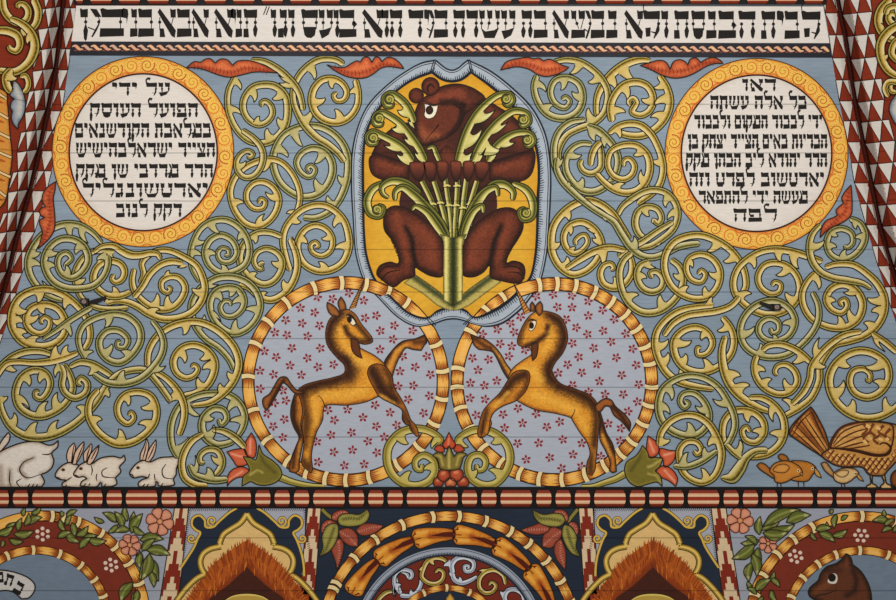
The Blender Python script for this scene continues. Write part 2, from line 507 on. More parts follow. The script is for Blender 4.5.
# ---------------------------------------------------------------- mouldings
def bead(x0, x1, y0, y1, parent, end=1.0):
    p = Pad(); n = 8; m = 9
    h = (y1 - y0) / 2; cy = (y0 + y1) / 2
    bands = [(116, 38, 20), (128, 44, 24), (198, 150, 112), (218, 184, 150), (140, 48, 26), (150, 54, 30), (226, 194, 160), (200, 150, 112), (132, 46, 24), (104, 34, 18)]
    vs, cs = [], []
    rows = []
    tb = [0, .17, .19, .37, .39, .61, .63, .81, .83, 1]
    for t, c in zip(tb, bands):
        yy = y0 + (y1 - y0) * t
        dep = 0.004 + 0.010 * math.sqrt(max(0, 1 - (2 * t - 1) ** 2))
        ins = 2.2 * end * (abs(2 * t - 1) ** 2.2)
        for k in range(m):
            q = k / (m - 1)
            vs.append((x0 + ins + (x1 - x0 - 2 * ins) * q, yy, dep)); cs.append(c)
    fs = [(r * m + k, r * m + k + 1, (r + 1) * m + k + 1, (r + 1) * m + k) for r in range(len(tb) - 1) for k in range(m - 1)]
    p.add(vs, cs, fs)
    loop = [vs[k][:2] for k in range(m)] + [vs[r * m + m - 1][:2] for r in range(1, len(tb))] + [vs[(len(tb) - 1) * m + k][:2] for k in range(m - 2, -1, -1)] + [vs[r * m][:2] for r in range(len(tb) - 2, 0, -1)]
    p.skirt(loop, 0.004, (60, 24, 16), d0=0.002)
    p.build('bead', parent, M_GLOSS, flat=1)
def trim_bar(name, x0, x1, y0, y1, col, d=0.004, loop=None):
    p = Pad(); p.fill(loop or [(x0, y0), (x1, y0 + 0.0), (x1, y1), (x0, y1)], d, col, raw=True, d0=-0.002)
    o = p.build(name, None, M_GLOSS, flat=1); o['kind'] = 'structure'; return o
tb = trim_bar('trim_1', -60, 956, 486.8, 508.2, (24, 20, 20))
x = 33 - 93.4 * 1
while x < 900:
    bead(x, x + 31.6, 490, 506.4, tb)
    for j in range(3):
        a = x + 35.6 + j * 19.3
        bead(a, a + 15.4, 490, 506.4, tb)
    x += 93.45
tb = trim_bar('trim_2', 74, 826, -12, 4.9, (24, 20, 20))
x = 62
while x < 822:
    if x > 70 or True:
        a, b = max(x, 76), min(x + 22.3, 823)
        if b - a > 4: bead(a, b, -10, 3.9, tb)
    x += 28.5
# braided band under the inscription
tb = trim_bar('trim_3', 66, 833, 41.5, 56.0, (32, 32, 40), loop=[(71.6, 41.6), (829.6, 43.3), (832.0, 57.8), (69.4, 55.6)])
p = Pad()
x = 72.5
k = 0
while x < 828:
    yb = 48.2 + (x - 72) / 756 * 1.8
    c = [(214, 160, 124), (200, 164, 140), (222, 176, 134)][k % 3]
    xe = min(x + 11, 829)
    p.stroke([(x, yb - 1.2), (x + 3, yb - 2.2), (x + 7.5, yb + 1.6), (xe, yb + 1.4)], 0.0048, (120, 70, 52), [1.0, 4.0, 4.0, 1.0])
    p.stroke([(x, yb - 1.5), (x + 3, yb - 2.3), (x + 7.5, yb + 1.2), (xe, yb + 1.2)], 0.0050, c, [.8, 2.7, 2.7, .8])
    p.stroke([(x + 2, yb + 2.4), (x + 4.5, yb + 2.6)], 0.0051, (150, 84, 60), .7)
    x += 9.35; k += 1
p.build('braid', tb, M_LINE, flat=1)

# ---------------------------------------------------------------- lettering
BLACK = (30, 26, 24)
class Glyphs:
    """square script drawn stroke by stroke in a unit box, 0..1 across, 0 top to 1 base line."""
    def __init__(self, pad, d, col=BLACK): self.p, self.d, self.col = pad, d, col
    def draw(self, ch, x0, x1, y0, y1, big=True):
        p, d, col = self.p, self.d, self.col
        w, h = x1 - x0, y1 - y0
        X = lambda u: x0 + u * w
        Y = lambda v: y0 + v * h
        th = .31 if big else .33
        ln = (0.85 if big else 1.3)
        def P(*a): p.fill([(X(u), Y(v)) for u, v in a], d, col, raw=True, skirt=False)
        def bar(u0, u1, v=0.0): P((u0, v + .015), (u0 + (u1 - u0) * .12, v - .02), (u0 + (u1 - u0) * .3, v + .03), (u1, v + .01), (u1 - .01, v + th), (u0 + .05 * (u1 - u0) + .02, v + th))
        def base(u0, u1): P((u0 + .03 * (u1 - u0), 1 - th), (u1, 1 - th), (u1, .97), (u0, 1.0))
        def dot(u, v=.47): p.disc(X(u), Y(v), h * (.06 if big else .085), h * (.065 if big else .085), d, col, 8)
        def line(u0, v0, u1, v1, k=1.0): p.stroke([(X(u0), Y(v0)), (X(u1), Y(v1))], d, col, ln * k)
        def stem(u, v0=.2, v1=.85): line(u, v0, u, v1); dot(u)
        def drop(u, v0=.5, v1=1.0, s=1.0, top=.2):
            q = h * (.085 if big else .11) * s
            line(u, top, u, v0 + .1); dot(u)
            cx = X(u); p.fill([(cx, Y(v0)), (cx + q, Y(v0 + (v1 - v0) * .42)), (cx + q * .45, Y(v1 - .06)), (cx, Y(v1)), (cx - q * .7, Y(v1 - .08)), (cx - q, Y(v0 + (v1 - v0) * .42))], d, col, raw=True, skirt=False)
        def hook(u, v): p.stroke([(X(u), Y(v)), (X(u) - h * .02, Y(v + .2)), (X(u) - h * .12, Y(v + .42)), (X(u) - h * .16, Y(v + .5))], d, col, [h * .05, h * .14, h * .09, h * .03]); p.stroke([(X(u) - h * .26, Y(v + .25)), (X(u) - h * .03, Y(v + .32))], d, col, [h * .03, h * .08])
        if ch == 'א':
            P((0, .12), (.12, -.02), (1.0, .76), (.94, 1.02), (.76, .96)); bar(.68, 1.0); line(.86, .3, .72, .66); line(.12, .3, .12, .75); dot(.12); P((.12, 1 - th), (.34, 1 - th), (.42, 1), (.12, 1))
        elif ch in 'בכ':
            bar(0, .88); stem(.84, .25, .75); base(0, 1)
            if ch == 'כ': p.disc(X(.88), Y(.52), h * .1, h * .12, d, col, 4)
        elif ch == 'ג': bar(.15, .85); drop(.72, .5, 1.0); line(.72, .6, .4, .8); P((.0, 1 - th), (.5, .66), (.55, 1), (.0, 1))
        elif ch == 'ד': bar(0, 1); drop(.78)
        elif ch == 'ה': bar(0, 1); drop(.85); drop(.2, .54, 1.0, 1.0, .48)
        elif ch == 'ו': bar(0, .95); drop(.72)
        elif ch == 'ז': bar(0, 1); drop(.5)
        elif ch == 'ח': bar(0, 1); drop(.85); drop(.15)
        elif ch == 'ט': bar(0, .34); bar(.62, 1); stem(.15); stem(.88); P((.08, 1 - th), (.92, 1 - th), (.78, 1), (.22, 1))
        elif ch == 'י': P((0, .02), (.2, -.02), (.9, .02), (1, .2), (.72, .55), (.7, .34), (.05, .31))
        elif ch == 'ך': bar(0, 1); drop(.8, .5, 1.3)
        elif ch == 'ל':
            bar(.05, 1.0); p.stroke([(X(.1), Y(.02)), (X(.08), Y(-.18)), (X(.22), Y(-.3)), (X(.42), Y(-.24))], d, col, [ln, ln * 1.2, ln * 1.8, ln * 2.4]); line(.92, .3, .85, .6); dot(.92); hook(.9, .5)
            if big: P((.18, .62), (.48, .6), (.46, .92), (.22, .94))
        elif ch == 'ם': bar(0, .95); base(.05, 1); stem(.12); stem(.88)
        elif ch == 'מ': bar(.3, .98); stem(.9, .25, .75); base(.28, 1); P((.0, .0), (.2, .02), (.34, .3), (.16, .3)); line(.24, .28, .3, .45); dot(.26); p.stroke([(X(.28), Y(.5)), (X(.2), Y(.7)), (X(.06), Y(1.0))], d, col, [ln * 1.4, ln * 2.6, ln * 2]); p.stroke([(X(-.06), Y(.66)), (X(.16), Y(.76))], d, col, ln * 1.4)
        elif ch == 'ן': bar(0, 1); drop(.72, .5, 1.15)
        elif ch == 'נ': bar(.15, .88); stem(.74, .25, .75); base(0, .95)
        elif ch == 'ס': bar(0, 1); stem(.15, .3, .7); stem(.9, .3, .7); P((.12, .62), (.9, .62), (.82, .92), (.6, 1.02), (.35, 1.0), (.2, .9))
        elif ch == 'ע': bar(0, .42); bar(.55, 1); stem(.32, .3, .7); line(.9, .3, .88, .66); dot(.9); P((.02, .74), (.5, .7), (.92, .62), (.7, .9), (.22, 1.04))
        elif ch in 'פף':
            bar(.0, .9); stem(.86); line(.1, .3, .1, .5); P((.1, .44), (.42, .44), (.42, .64), (.14, .64))
            if ch == 'פ': base(0, 1)
        elif ch == 'צ': bar(0, .38); bar(.52, 1); line(.3, .3, .55, .66); dot(.42); line(.9, .3, .7, .66); base(0, 1)
        elif ch == 'ק': bar(0, 1); drop(.12, .5, 1.28); line(.86, .3, .8, .55); dot(.84); hook(.82, .45)
        elif ch == 'ר': bar(0, 1); drop(.85)
        elif ch == 'ש': bar(0, .28); bar(.38, .64); bar(.76, 1); stem(.12, .3, .7); line(.5, .3, .42, .7); dot(.48); line(.9, .3, .88, .66); dot(.9); P((.1, .64), (.3, .76), (.7, .72), (.96, .62), (.74, 1.0), (.26, 1.0))
        elif ch == 'ת': bar(0, .95); drop(.82); line(.24, .3, .24, .75); dot(.24); P((.0, 1 - th), (.34, 1 - th), (.38, 1), (.0, 1))
        elif ch == '"': p.stroke([(X(.55), Y(-.1)), (X(.0), Y(.2))], d, col, ln * 1.2); p.stroke([(X(1), Y(-.1)), (X(.45), Y(.2))], d, col, ln * 1.2)

ban = thing('inscription_banner', 450, 41, 'long white banner with one line of large black square script above the braided band', 'inscription')
p = Pad(); p.fill([(76.5, 5), (823, 5.8), (829.5, 43.5), (71.5, 41.6)], 0.003, (214, 206, 198), raw=True, res=8.0)
p.stroke([(76.5, 5.2), (823, 6)], 0.0032, INK, 1.0); p.build('ground', ban)
BAN = [('ן', 80, 88), ('מ', 90, 124), ('י', 122, 128.5), ('נ', 130, 138), ('ב', 138, 154), ('א', 157.6, 176), ('ב', 176.8, 191.6), ('א', 191.5, 209), ('א', 214, 233), ('י', 231, 236.5), ('נ', 235.5, 242.5), ('ת', 243.5, 258), ('"', 263.5, 269.5), ('ו', 270.6, 276.5), ('ג', 278, 288.5), ('ו', 288, 295), ('ס', 301, 318), ('ע', 318.6, 333), ('ו', 333.4, 339), ('כ', 339, 356.5), ('א', 362, 383), ('ו', 381.5, 389), ('ה', 389.5, 402.3), ('ד', 408, 423.5), ('י', 424, 429.5), ('מ', 428, 448), ('ה', 453, 465), ('ר', 466, 478), ('ש', 479, 500), ('ע', 501, 515.5), ('ה', 521.3, 532), ('ב', 533.5, 547.6), ('א', 552, 569), ('צ', 571, 585), ('מ', 585, 604.6), ('נ', 606, 618), ('א', 624, 643), ('ל', 642, 660), ('ו', 661, 668.5), ('ת', 674, 689.5), ('ס', 691, 705), ('נ', 706, 717), ('כ', 718, 736), ('ה', 738, 755.5), ('ת', 761, 776), ('י', 776.5, 784), ('ב', 784.3, 799.6), ('ל', 800, 820.5)]
for ch, a, b in BAN:
    q = Pad(); g = Glyphs(q, 0.0036)
    t = (a - 80) / 740
    g.draw(ch, a, b, 8.6 + 2.6 * t, 37 + 2.2 * t)
    q.build('letter', ban, M_LINE)

ADV = {'י': .42, 'ו': .5, 'ז': .5, 'ן': .5, 'ג': .65, 'נ': .7, 'ש': 1.15, 'מ': 1.05, 'ס': 1.0, 'א': 1.05, 'ע': .9, ' ': .42}
def text_line(parent, s, x0, x1, y0, y1):
    chars = list(s)[::-1]
    ws = [ADV.get(c, .92) for c in chars]; gap = .1
    tot = sum(ws) + gap * (len(ws) - 1)
    sc = (x1 - x0) / tot; x = x0
    row = bpy.data.objects.new('text_line', None); C.objects.link(row); row.parent = parent; row['_o'] = parent['_o']
    for c, w in zip(chars, ws):
        if c != ' ':
            q = Pad(); Glyphs(q, 0.0030).draw(c, x, x + w * sc, y0, y1, False); q.build('letter', row, M_LINE)
        x += (w + gap) * sc

def medallion(cx, cy, rx, ry, ix, iy, icx, icy, lines, label, ph):
    t = thing('medallion', cx, cy + ry, label, 'medallion', 'round inscription medallions')
    n = 140
    ell = lambda a, q: (cx + (icx - cx) * q + (rx + (ix - rx) * q) * math.cos(a), cy + (icy - cy) * q + (ry + (iy - ry) * q) * math.sin(a))
    p = Pad()
    A = np.linspace(0, 2 * math.pi, n + 1)[:-1]
    cols = [(40, 26, 18), (40, 26, 18), (206, 130, 44), (222, 166, 66), (228, 182, 86), (228, 182, 86), (222, 160, 70), (206, 116, 48), (60, 28, 18), (60, 28, 18)]
    qs = [0, .05, .055, .15, .35, .65, .85, .94, .945, 1.0]
    vs, cs = [], []
    for q, c in zip(qs, cols):
        vs += [(*ell(a, q), 0.0022) for a in A]; cs += [c] * n
    fs = [(k * n + i, k * n + (i + 1) % n, (k + 1) * n + (i + 1) % n, (k + 1) * n + i) for k in range(len(qs) - 1) for i in range(n)]
    p.add(vs, cs, fs)
    p.skirt([ell(a, 0) for a in A], 0.0022, (40, 26, 18))
    rim = p.build('rim', t)
    m = 32
    for i in range(m):
        a = ph + 2 * math.pi * i / m
        dark = i % 2 == 0
        c = ell(a, .5); r = 7.9
        q = Pad()
        colr = (176, 70, 22) if dark else (206, 104, 34)
        L = []
        rot = a + (1.2 if dark else -1.9)
        sgn = 1 if dark else -1
        for k in range(46):
            u = k / 45
            rr = r * (1 - .88 * u ** .8); th = rot + sgn * u * 11.5
            L.append((c[0] + rr * math.cos(th), c[1] + rr * math.sin(th)))
        q.disc(c[0], c[1], r * .92, r * .92, 0.0024, (226, 182, 80))
        q.stroke(L, 0.0026, colr, [1.1, .9, .75, .6], dense=True)
        for k in range(0, 17):
            th = rot + sgn * k * .36
            q.stroke([(c[0] + r * .98 * math.cos(th), c[1] + r * .98 * math.sin(th)), (c[0] + r * .74 * math.cos(th + .2 * sgn), c[1] + r * .74 * math.sin(th + .2 * sgn))], 0.0025, colr, [.6, .2])
        a2 = a + 2 * math.pi / m
        e0 = ell(a + .05, .5 + (.42 if dark else -.42)); e1 = ell(a2 - .04, .5 + (.42 if dark else -.42)); mid = ell((a + a2) / 2, .5 + (.3 if dark else -.3))
        q.stroke([e0, mid, e1], 0.0025, (192, 88, 30), .9)
        q.build('curl', rim, M_LINE)
    q = Pad()
    q.fill([(icx + ix * math.cos(a), icy + iy * math.sin(a)) for a in A], 0.0026, (214, 206, 197), raw=True, res=6.0, edge=(5, (196, 184, 172), .5))
    q.stroke([(icx + ix * math.cos(a), icy + iy * math.sin(a)) for a in A], 0.0028, (48, 22, 16), 1.3, closed=True, dense=True)
    q.build('disc', t)
    for s, a, b, c, d in lines: text_line(t, s, a, b, c, d)
    return t
medallion(143, 151.7, 91.3, 95.7, 73.8, 78.2, 143.3, 152.3, [
    ('על ידי', 112, 170, 82.5, 96), ('הפועל העוסק', 90, 198, 103, 117.5), ('במלאכת הקודשנאים', 75, 211, 123, 138),
    ('הצייר ישראלבהישיש', 76, 215, 142.5, 157.5), ('הרר מרדכי שן מקק', 76, 213, 163.8, 178), ('יארטשונגליל', 82, 208, 183, 197.5), ('דקק לנוב', 116, 182, 203.5, 217.5)],
    'round white medallion with seven lines of black script in a yellow curled rim', 0.05)
medallion(756.5, 154, 92, 96, 75, 78, 756.5, 153.3, [
    ('ראו', 742, 776, 78.8, 91.5), ('כל אלה עשתה', 710, 806.5, 95.5, 109.5), ('ידי לכבוד המקום ולכבוד', 694, 822, 114.8, 129),
    ('הבריות באים הצייד יצחק בן', 687.6, 827, 134, 149), ('הרר יהודא ליב הכהן מקק', 686, 827, 153, 167.5), ('יארטשוב לפרט וזה', 689, 824, 172.3, 186.8), ('מעשה ידי להתפאר', 698.5, 807.7, 190.5, 204), ('לפה', 733, 777, 208.5, 222)],
    'round white medallion with eight lines of black script in a yellow curled rim', 0.13)
# ---------------------------------------------------------------- vines, side of the hares
GL = 'scrolling vines on the side of the hares'
K1, K2, K3, K4, K5, K6 = K(210, 50), K(210, 140), K(130, 180), K(190, 230), K(130, 270), K(130, 360)
K7, K8, K9, K10, M1, M2, M3 = K(0, 180), K(0, 270), K(0, 360), K(120, 420), K(60, 230), K(0, 320), K(90, 300)
def L(key, label, k, s, w, b='', pal=OLIVE, **kw): return vine(key, label, k, s, w, b, pal, group=GL, **kw)
L('V1', 'spiral vine ending in a red leaf right beside the medallion with seven lines', K1,
  '150,160 112,240 105,320 125,410 175,495 240,545 330,555 400,520 450,450 465,350 450,275 395,220 330,207 255,225 205,290 200,360 235,420 290,447 340,430 372,385 365,335 330,305 308,315 314,340',
  [5.5, 6, 6.5, 7, 7.6, 8, 8, 7.5, 7, 6.5, 6, 5], '145,195>183,240 135,360>187,388 240,250>262,314 420,240>370,290 450,440>405,400 380,530>345,466 300,440>298,396')
L('V5', 'dull green double spiral with a long tail down the left edge of the bear frame', K2,
  '597,190 580,170 602,152 628,175 615,210 585,220 540,190 518,135 545,80 610,48 680,65 725,125 730,200 690,285 630,330 550,340 480,310 420,255 385,180 378,100 400,30 440,-30 500,-65 580,-85 660,-78 735,-40 790,20 820,90 825,170 812,260 770,360 710,430 630,465 555,462',
  [4, 5.5, 6.5, 7.5, 8, 8, 7.5, 7.5, 7, 7, 7.5, 7.5, 7.5, 7.5, 7, 6], '430,70>464,105 525,-60>556,36 660,70>622,137 670,290>632,228 805,240>766,208 740,380>704,330', GREEN)
L('V3', 'vine arching from the red leaf left of the bear frame down behind the spirals', K1,
  '800,88 760,62 700,52 640,62 575,105 525,165 498,240 500,310 530,390 575,460 640,525 705,565 770,622 805,670', [6, 6.5, 7, 7, 6.5, 6, 6.5, 8, 8.5, 8, 7, 6], '585,105>622,178 560,415>604,352')
L('V2', 'short vine sweeping over the arch from the red leaf by the medallion with seven lines', K1,
  '245,60 320,68 400,110 470,170 525,240 548,310 556,362', [5, 6, 7, 7.5, 7.5, 6.5, 5], '465,165>408,150 480,185>412,196')
L('V3b', 'round spiral with a bulb centre under the red leaf left of the bear frame', K1,
  '760,255 738,270 755,302 795,300 818,255 790,200 735,172 670,180 620,235 608,310 640,385 700,425 770,432 835,400 880,330 885,250 868,175', [4, 5.5, 6.5, 7, 7.5, 8, 8, 7.5, 7, 6.5, 6], '750,180>735,232 640,300>688,285 765,430>742,355 880,260>835,265', GOLD)
L('V6', 'gold spiral beside the medallion with seven lines, arching right into the green double spiral', K2,
  '290,382 303,352 330,365 318,405 265,410 222,365 222,305 265,258 320,250 380,285 410,350 395,425 345,490 280,518 215,500 160,440 130,370 122,300 150,225 200,170 270,132 350,115 420,130 480,185 525,270 538,340 525,410 500,455',
  [4, 5.5, 6, 7, 7, 7, 6.5, 6.5, 6.5, 6, 6, 5], '140,385>203,378 310,505>328,440 395,335>330,308 330,125>300,192 500,440>455,440', GOLD)
L('V8', 'small hooked vine end curling below the first spiral beside the medallion with seven lines', K2,
  '190,-60 255,-15 300,35 318,90 305,160 260,215 205,222 165,180 160,125 190,80 230,65 258,85 240,105 222,92', [5, 6.5, 6.5, 6.5, 6, 5, 4], '170,150>215,122')
L('V10', 'large gold spiral touching the lower left edge of the bear frame above the ring', K4,
  '745,105 768,95 750,72 722,88 730,130 785,155 838,125 852,60 820,0 755,-28 690,-5 648,60 645,130 685,205 765,245 850,235 915,190 950,100 945,20 920,-55 870,-112 810,-145 740,-148 670,-122 610,-70 568,-5 555,70 572,160 598,245',
  [4, 5.5, 6.5, 7, 7.5, 7.5, 7, 7, 6.5, 6], '840,20>785,48 655,75>698,85 790,240>765,190 940,110>865,115 905,-65>862,-12 625,-70>665,-50', GOLD)
L('V12', 'gold spiral between the large green ring and the spiral that touches the bear frame', K4,
  '445,195 418,205 430,235 400,225 382,180 405,130 460,110 520,135 550,180 545,240 500,305 440,325 380,300 325,250 298,180 310,110 350,50 410,15 480,15 550,40',
  [4, 5.5, 6.5, 7, 7.5, 7.5, 7, 6.5, 6], '370,40>388,82 370,290>404,260 535,200>488,185')
L('V11', 'long curved vine from the leaf cap down to the small spiral above the unicorn ring', K4,
  '598,50 635,150 640,230 610,320 550,390 480,418 410,395 350,345 292,325', [6, 7, 7.5, 8, 7.5, 6.5, 5], '590,80>610,40 590,340>560,295 430,405>465,375', GOLD)
L('V13', 'pale green double ring under the medallion with seven lines', K4,
  '205,150 230,150 228,118 190,108 165,140 185,185 240,190 280,140 255,65 185,30 120,60 90,130 115,210 190,258 270,245 330,205 355,130 340,50 290,-20 215,-60 140,-55 70,-15 25,60 5,140 15,230 60,310',
  [3.5, 5, 6.5, 7, 7, 7, 7, 7, 6.5, 6, 5], '110,155>155,150 200,255>182,205 130,-55>180,15 30,60>90,62 10,150>68,155 345,40>290,65', GREEN)
L('V16', 'green spiral just left of the unicorn ring top with a three-armed centre', K5,
  '600,215 600,190 565,185 540,220 560,268 610,278 665,240 682,180 645,115 580,103 510,130 478,195 490,270 540,340 620,380 695,355 755,290 778,210 755,130 700,72 620,42 530,45 460,80 410,125 372,190 368,260 395,340 450,410 530,465 590,530 625,600',
  [3.5, 5.5, 7, 7.5, 7, 7, 7, 7.5, 7.5, 7, 7, 6.5, 6], '505,150>545,190 590,105>590,160 680,180>612,205 500,280>545,310 640,375>640,295 765,250>690,240 470,85>530,85 400,330>445,265', GREEN)
L('V15', 'long vine looping below the medallion with seven lines and back under the hooked vines', M1,
  '480,320 500,260 490,200 530,150 590,122 660,125 740,160 815,210 855,290 865,350 845,425 790,490 710,525 610,530 530,500 460,455 400,430 330,425 280,440',
  [5, 5.5, 6, 6.5, 7, 7.5, 8, 8, 7.5, 7, 5], '540,520>600,475 845,360>790,345 300,430>290,405', GOLD, z=4.9)
L('H', 'small spiral with a split leaf centre at the crossing of the long looping vines', M1,
  '640,338 662,350 645,375 612,358 608,310 650,280 710,285 748,340 730,405 675,462 605,475 540,455 480,410 445,360 432,300 445,230', [3.5, 5.5, 6.5, 7, 7.5, 7.5, 7, 6.5, 5], '665,285>655,242 665,470>650,390 540,455>578,378', GOLD)
L('F', 'straight gold vine slanting up to the right over the small split-leaf spiral', M1,
  '440,405 495,335 540,260 600,208 665,188 735,198', [6, 6.5, 7, 7, 7.5, 6], '735,195>700,222', GOLD)
L('A1', 'green outer vine rising to the red leaf at the edge of the boards', K7,
  '610,378 555,315 480,272 400,262 330,280 250,335 195,410 168,490 178,560 215,625 270,680 340,712 400,722', [4, 6, 7, 7.5, 7.5, 8, 7.5, 7, 6, 4.5], '430,265>434,342 510,285>528,378 190,430>243,428 175,510>243,515 260,670>250,600', GREEN)
L('A2', 'green spiral below the red leaf at the edge, its centre curled like a fist', K7,
  '385,520 400,500 428,470 400,435 360,450 345,500 370,560 430,585 490,550 528,480 505,400 440,355 360,355 295,405 265,480 285,560 330,615 400,645 480,648 560,630 615,580 645,510 645,450',
  [4, 6, 7, 7.5, 7.5, 7, 7.5, 8, 7.5, 7, 6.5], '510,400>455,445 300,425>350,428 270,540>332,520 380,575>390,505 640,470>580,480', GREEN, z=6.6)
L('B', 'vine crossing from the round leaf end down past the dark metal eye', M1,
  '325,128 250,122 190,132 140,165 105,215 88,275 100,340 125,400 170,440 230,465 320,472 410,462', [6.5, 6, 6, 6.5, 6, 5.5, 5.5, 6, 6, 5], '100,290>152,285 310,122>325,165', OLIVE, z=4.4)
L('C', 'broad leaf shaped vine just below the rim of the medallion with seven lines', M1,
  '200,135 250,100 320,95 370,125 420,148 480,150 540,138 585,145 600,178', [4, 5, 6, 8, 9, 8, 7, 6, 4], '', GOLD)
L('D', 'double hook vine curling beside the green spiral near the dark metal eye', M1,
  '325,265 310,290 330,312 368,298 386,250 365,205 315,185 255,195 215,235 200,295 225,350 280,388 350,395 425,370', [4, 6, 7, 7, 7, 7.5, 7.5, 7, 6], '320,385>312,338 240,195>245,170', GOLD)
L('I', 'big gold spiral with many inner leaflets at the far edge above the hares', K8,
  '262,320 245,305 265,282 298,300 290,350 240,380 180,355 155,295 185,230 265,205 345,230 388,300 385,380 325,440 235,458 135,425 75,340 75,250 115,170 195,125 290,115 375,145 445,195 505,265 535,345 535,415 505,475',
  [3.5, 6, 7.5, 7.5, 7.5, 8.5, 9, 9, 9, 8.5, 8, 7.5, 7, 6], '85,215>165,238 75,310>138,318 110,390>165,378 190,440>242,400 215,125>222,195 430,190>392,235 265,210>272,262 195,290>235,262 385,300>310,290', GOLD)
L('J', 'straight grey green stem slanting across the big gold edge spiral', K8, '255,415 330,365 420,300 500,250 548,222', [3, 5, 6, 6, 6], '380,330>422,398', GREEN, z=7.2)
L('K', 'grey gold round spiral to the right of the slanting stem', K8,
  '715,415 738,440 720,470 702,440 765,455 758,400 710,362 640,365 595,420 605,490 655,540 720,552 790,505 840,420 830,340 770,280 690,260 620,270 560,290 500,330 470,400 480,470 512,530'.replace('715,415 738,440 720,470 702,440 765,455', '725,430 702,430 705,460 745,462 765,425'),
  [4, 6, 7, 7.5, 7.5, 7.5, 7.5, 7.5, 7, 7, 6, 5], '640,265>624,345 605,500>668,440 770,520>722,488 500,510>560,490', GREEN)
L('L1', 'upper vine of the pair running in from the edge above the hooked stem', M2, '-25,320 20,265 75,220 150,190 240,186 312,206', [7, 7.5, 7.5, 7.5, 7, 5], '40,250>102,300')
L('L2', 'lower vine of the pair at the edge carrying two upright leaflets', M2, '-30,350 40,262 110,250 200,255 300,247 385,225 468,195', [6, 6, 6, 6.5, 8, 8, 5], '345,235>342,152 405,222>410,148', GOLD)
L('M', 'leafy spiral at the edge above the largest hare', M2,
  '238,432 215,428 212,455 245,470 285,430 300,370 270,315 200,300 130,340 95,430 112,510 170,560 240,575 320,552 395,495 435,410 420,330 380,262', [4.5, 6.5, 7.5, 8, 8, 8, 8.5, 8, 7.5, 7, 6], '275,330>240,378 130,340>175,395 110,480>180,535 170,470>165,470 260,565>290,485 350,520>345,430'.replace('170,470>165,470 ', ''), OLIVE)
L('N', 'short hook vine curling between the leafy edge spiral and the twin loops', M2, '490,388 465,375 485,345 522,378 510,435 450,465 395,438 372,388 380,320 362,268', [4, 6, 7, 7, 7, 7, 6], '375,285>332,345')
L('O1', 'upper strand of the twin loop left of centre above the rabbits', M2, '415,280 480,252 550,262 620,300 700,355', [5, 7, 7.5, 7, 5], '560,270>525,325', OLIVE)
L('O2', 'grey green lower strand of the twin loop curling up to the right above the rabbits', M3,
  '20,440 100,490 200,500 300,470 380,400 430,320 440,250 415,180 370,120', [5, 7, 8, 8, 8, 7.5, 7, 6, 4.5], '200,500>210,420 400,410>455,392', GREEN, z=8.9)
L('P', 'gold spiral with small bulb centre right of the twin loop', M3,
  '605,405 622,387 645,410 622,450 570,465 515,430 500,360 545,290 620,268 700,300 745,370 735,450 690,520 625,558 560,570', [4, 6, 7, 7.5, 7.5, 7.5, 8, 8, 7.5, 6], '530,310>565,378 705,300>655,352 745,400>672,418 690,525>648,462', GOLD)
L('Q', 'wide gold arch running down beside the unicorn ring to a leafy end', M3,
  '345,400 350,310 395,225 470,165 560,135 640,130 720,155 800,210 865,290 890,380 865,470 805,550 720,610 610,630', [6, 7, 7.5, 7.5, 7.5, 8, 8, 8, 8, 7, 5], '560,140>555,208 885,455>825,425 815,550>780,495', GOLD)
L('X', 'long leafy vine sweeping over the backs of the hare and rabbits', K9,
  '0,215 12,300 60,390 140,447 240,462 340,440 440,385 520,315 580,245 640,150 710,85 790,60 870,62 930,120 990,200 1020,245', [5, 7, 8.5, 9, 9, 8.5, 8, 8, 7.5, 7, 7, 7, 6.5, 6], '45,390>85,312 190,460>228,372 330,440>352,358 510,335>455,283 5,220>46,215 600,190>650,225', OLIVE, z=8.6)
L('R2', 'gold vine running down from the twin loop to the pair above the last rabbit', K6, '110,60 180,85 245,135 297,205 325,290 318,370 292,450', [5, 6, 7, 8, 7.5, 7, 6], '290,225>232,260', GOLD)
L('ST', 'grey green vine looping from the lone rabbit over to the spiral by the ring', K6,
  '290,585 255,520 243,430 258,345 300,270 360,232 430,207 520,200 600,215 655,260 685,330 675,400 642,458', [6, 7, 7, 7, 6.5, 7, 7, 7.5, 7.5, 7, 5], '270,530>350,460 340,255>420,330 650,260>590,310 690,370>598,368', GREEN, z=7.6)
L('U', 'small dark spiral just above the red and olive tulip beside the last rabbit', K6,
  '530,350 545,385 578,350 560,300 500,290 445,335 430,400 455,465 520,505 590,495 622,480', [4, 6, 7, 7.5, 8, 8, 7.5, 6], '455,330>505,345 470,440>500,385', GREEN)
L('U2', 'short stem leading from the small dark spiral into the tulip beside the last rabbit', K6, '490,415 560,425 630,465 690,525', [4, 7, 8, 6], '', OLIVE)
L('V', 'wide hook shaped vine standing on the beaded band right of the last rabbit', K10, '500,80 430,125 385,195 370,270 390,345 450,385 525,390', [5, 7, 7.5, 7.5, 8, 8, 5], '', GOLD)
L('Vb', 'low leafy green vine running along the beaded band to the tulip by the last rabbit', K10, '415,265 445,322 505,347 570,358 645,352', [5, 7, 8, 8, 6], '425,300>450,208 525,345>518,282', GREEN)
L('Vc', 'tiny round hook vine between the last rabbit and the tulip', K10, '508,250 485,255 478,215 518,178 580,182 610,235 600,290 570,328', [4, 6, 6.5, 7, 7.5, 6], '590,240>545,208', OLIVE)
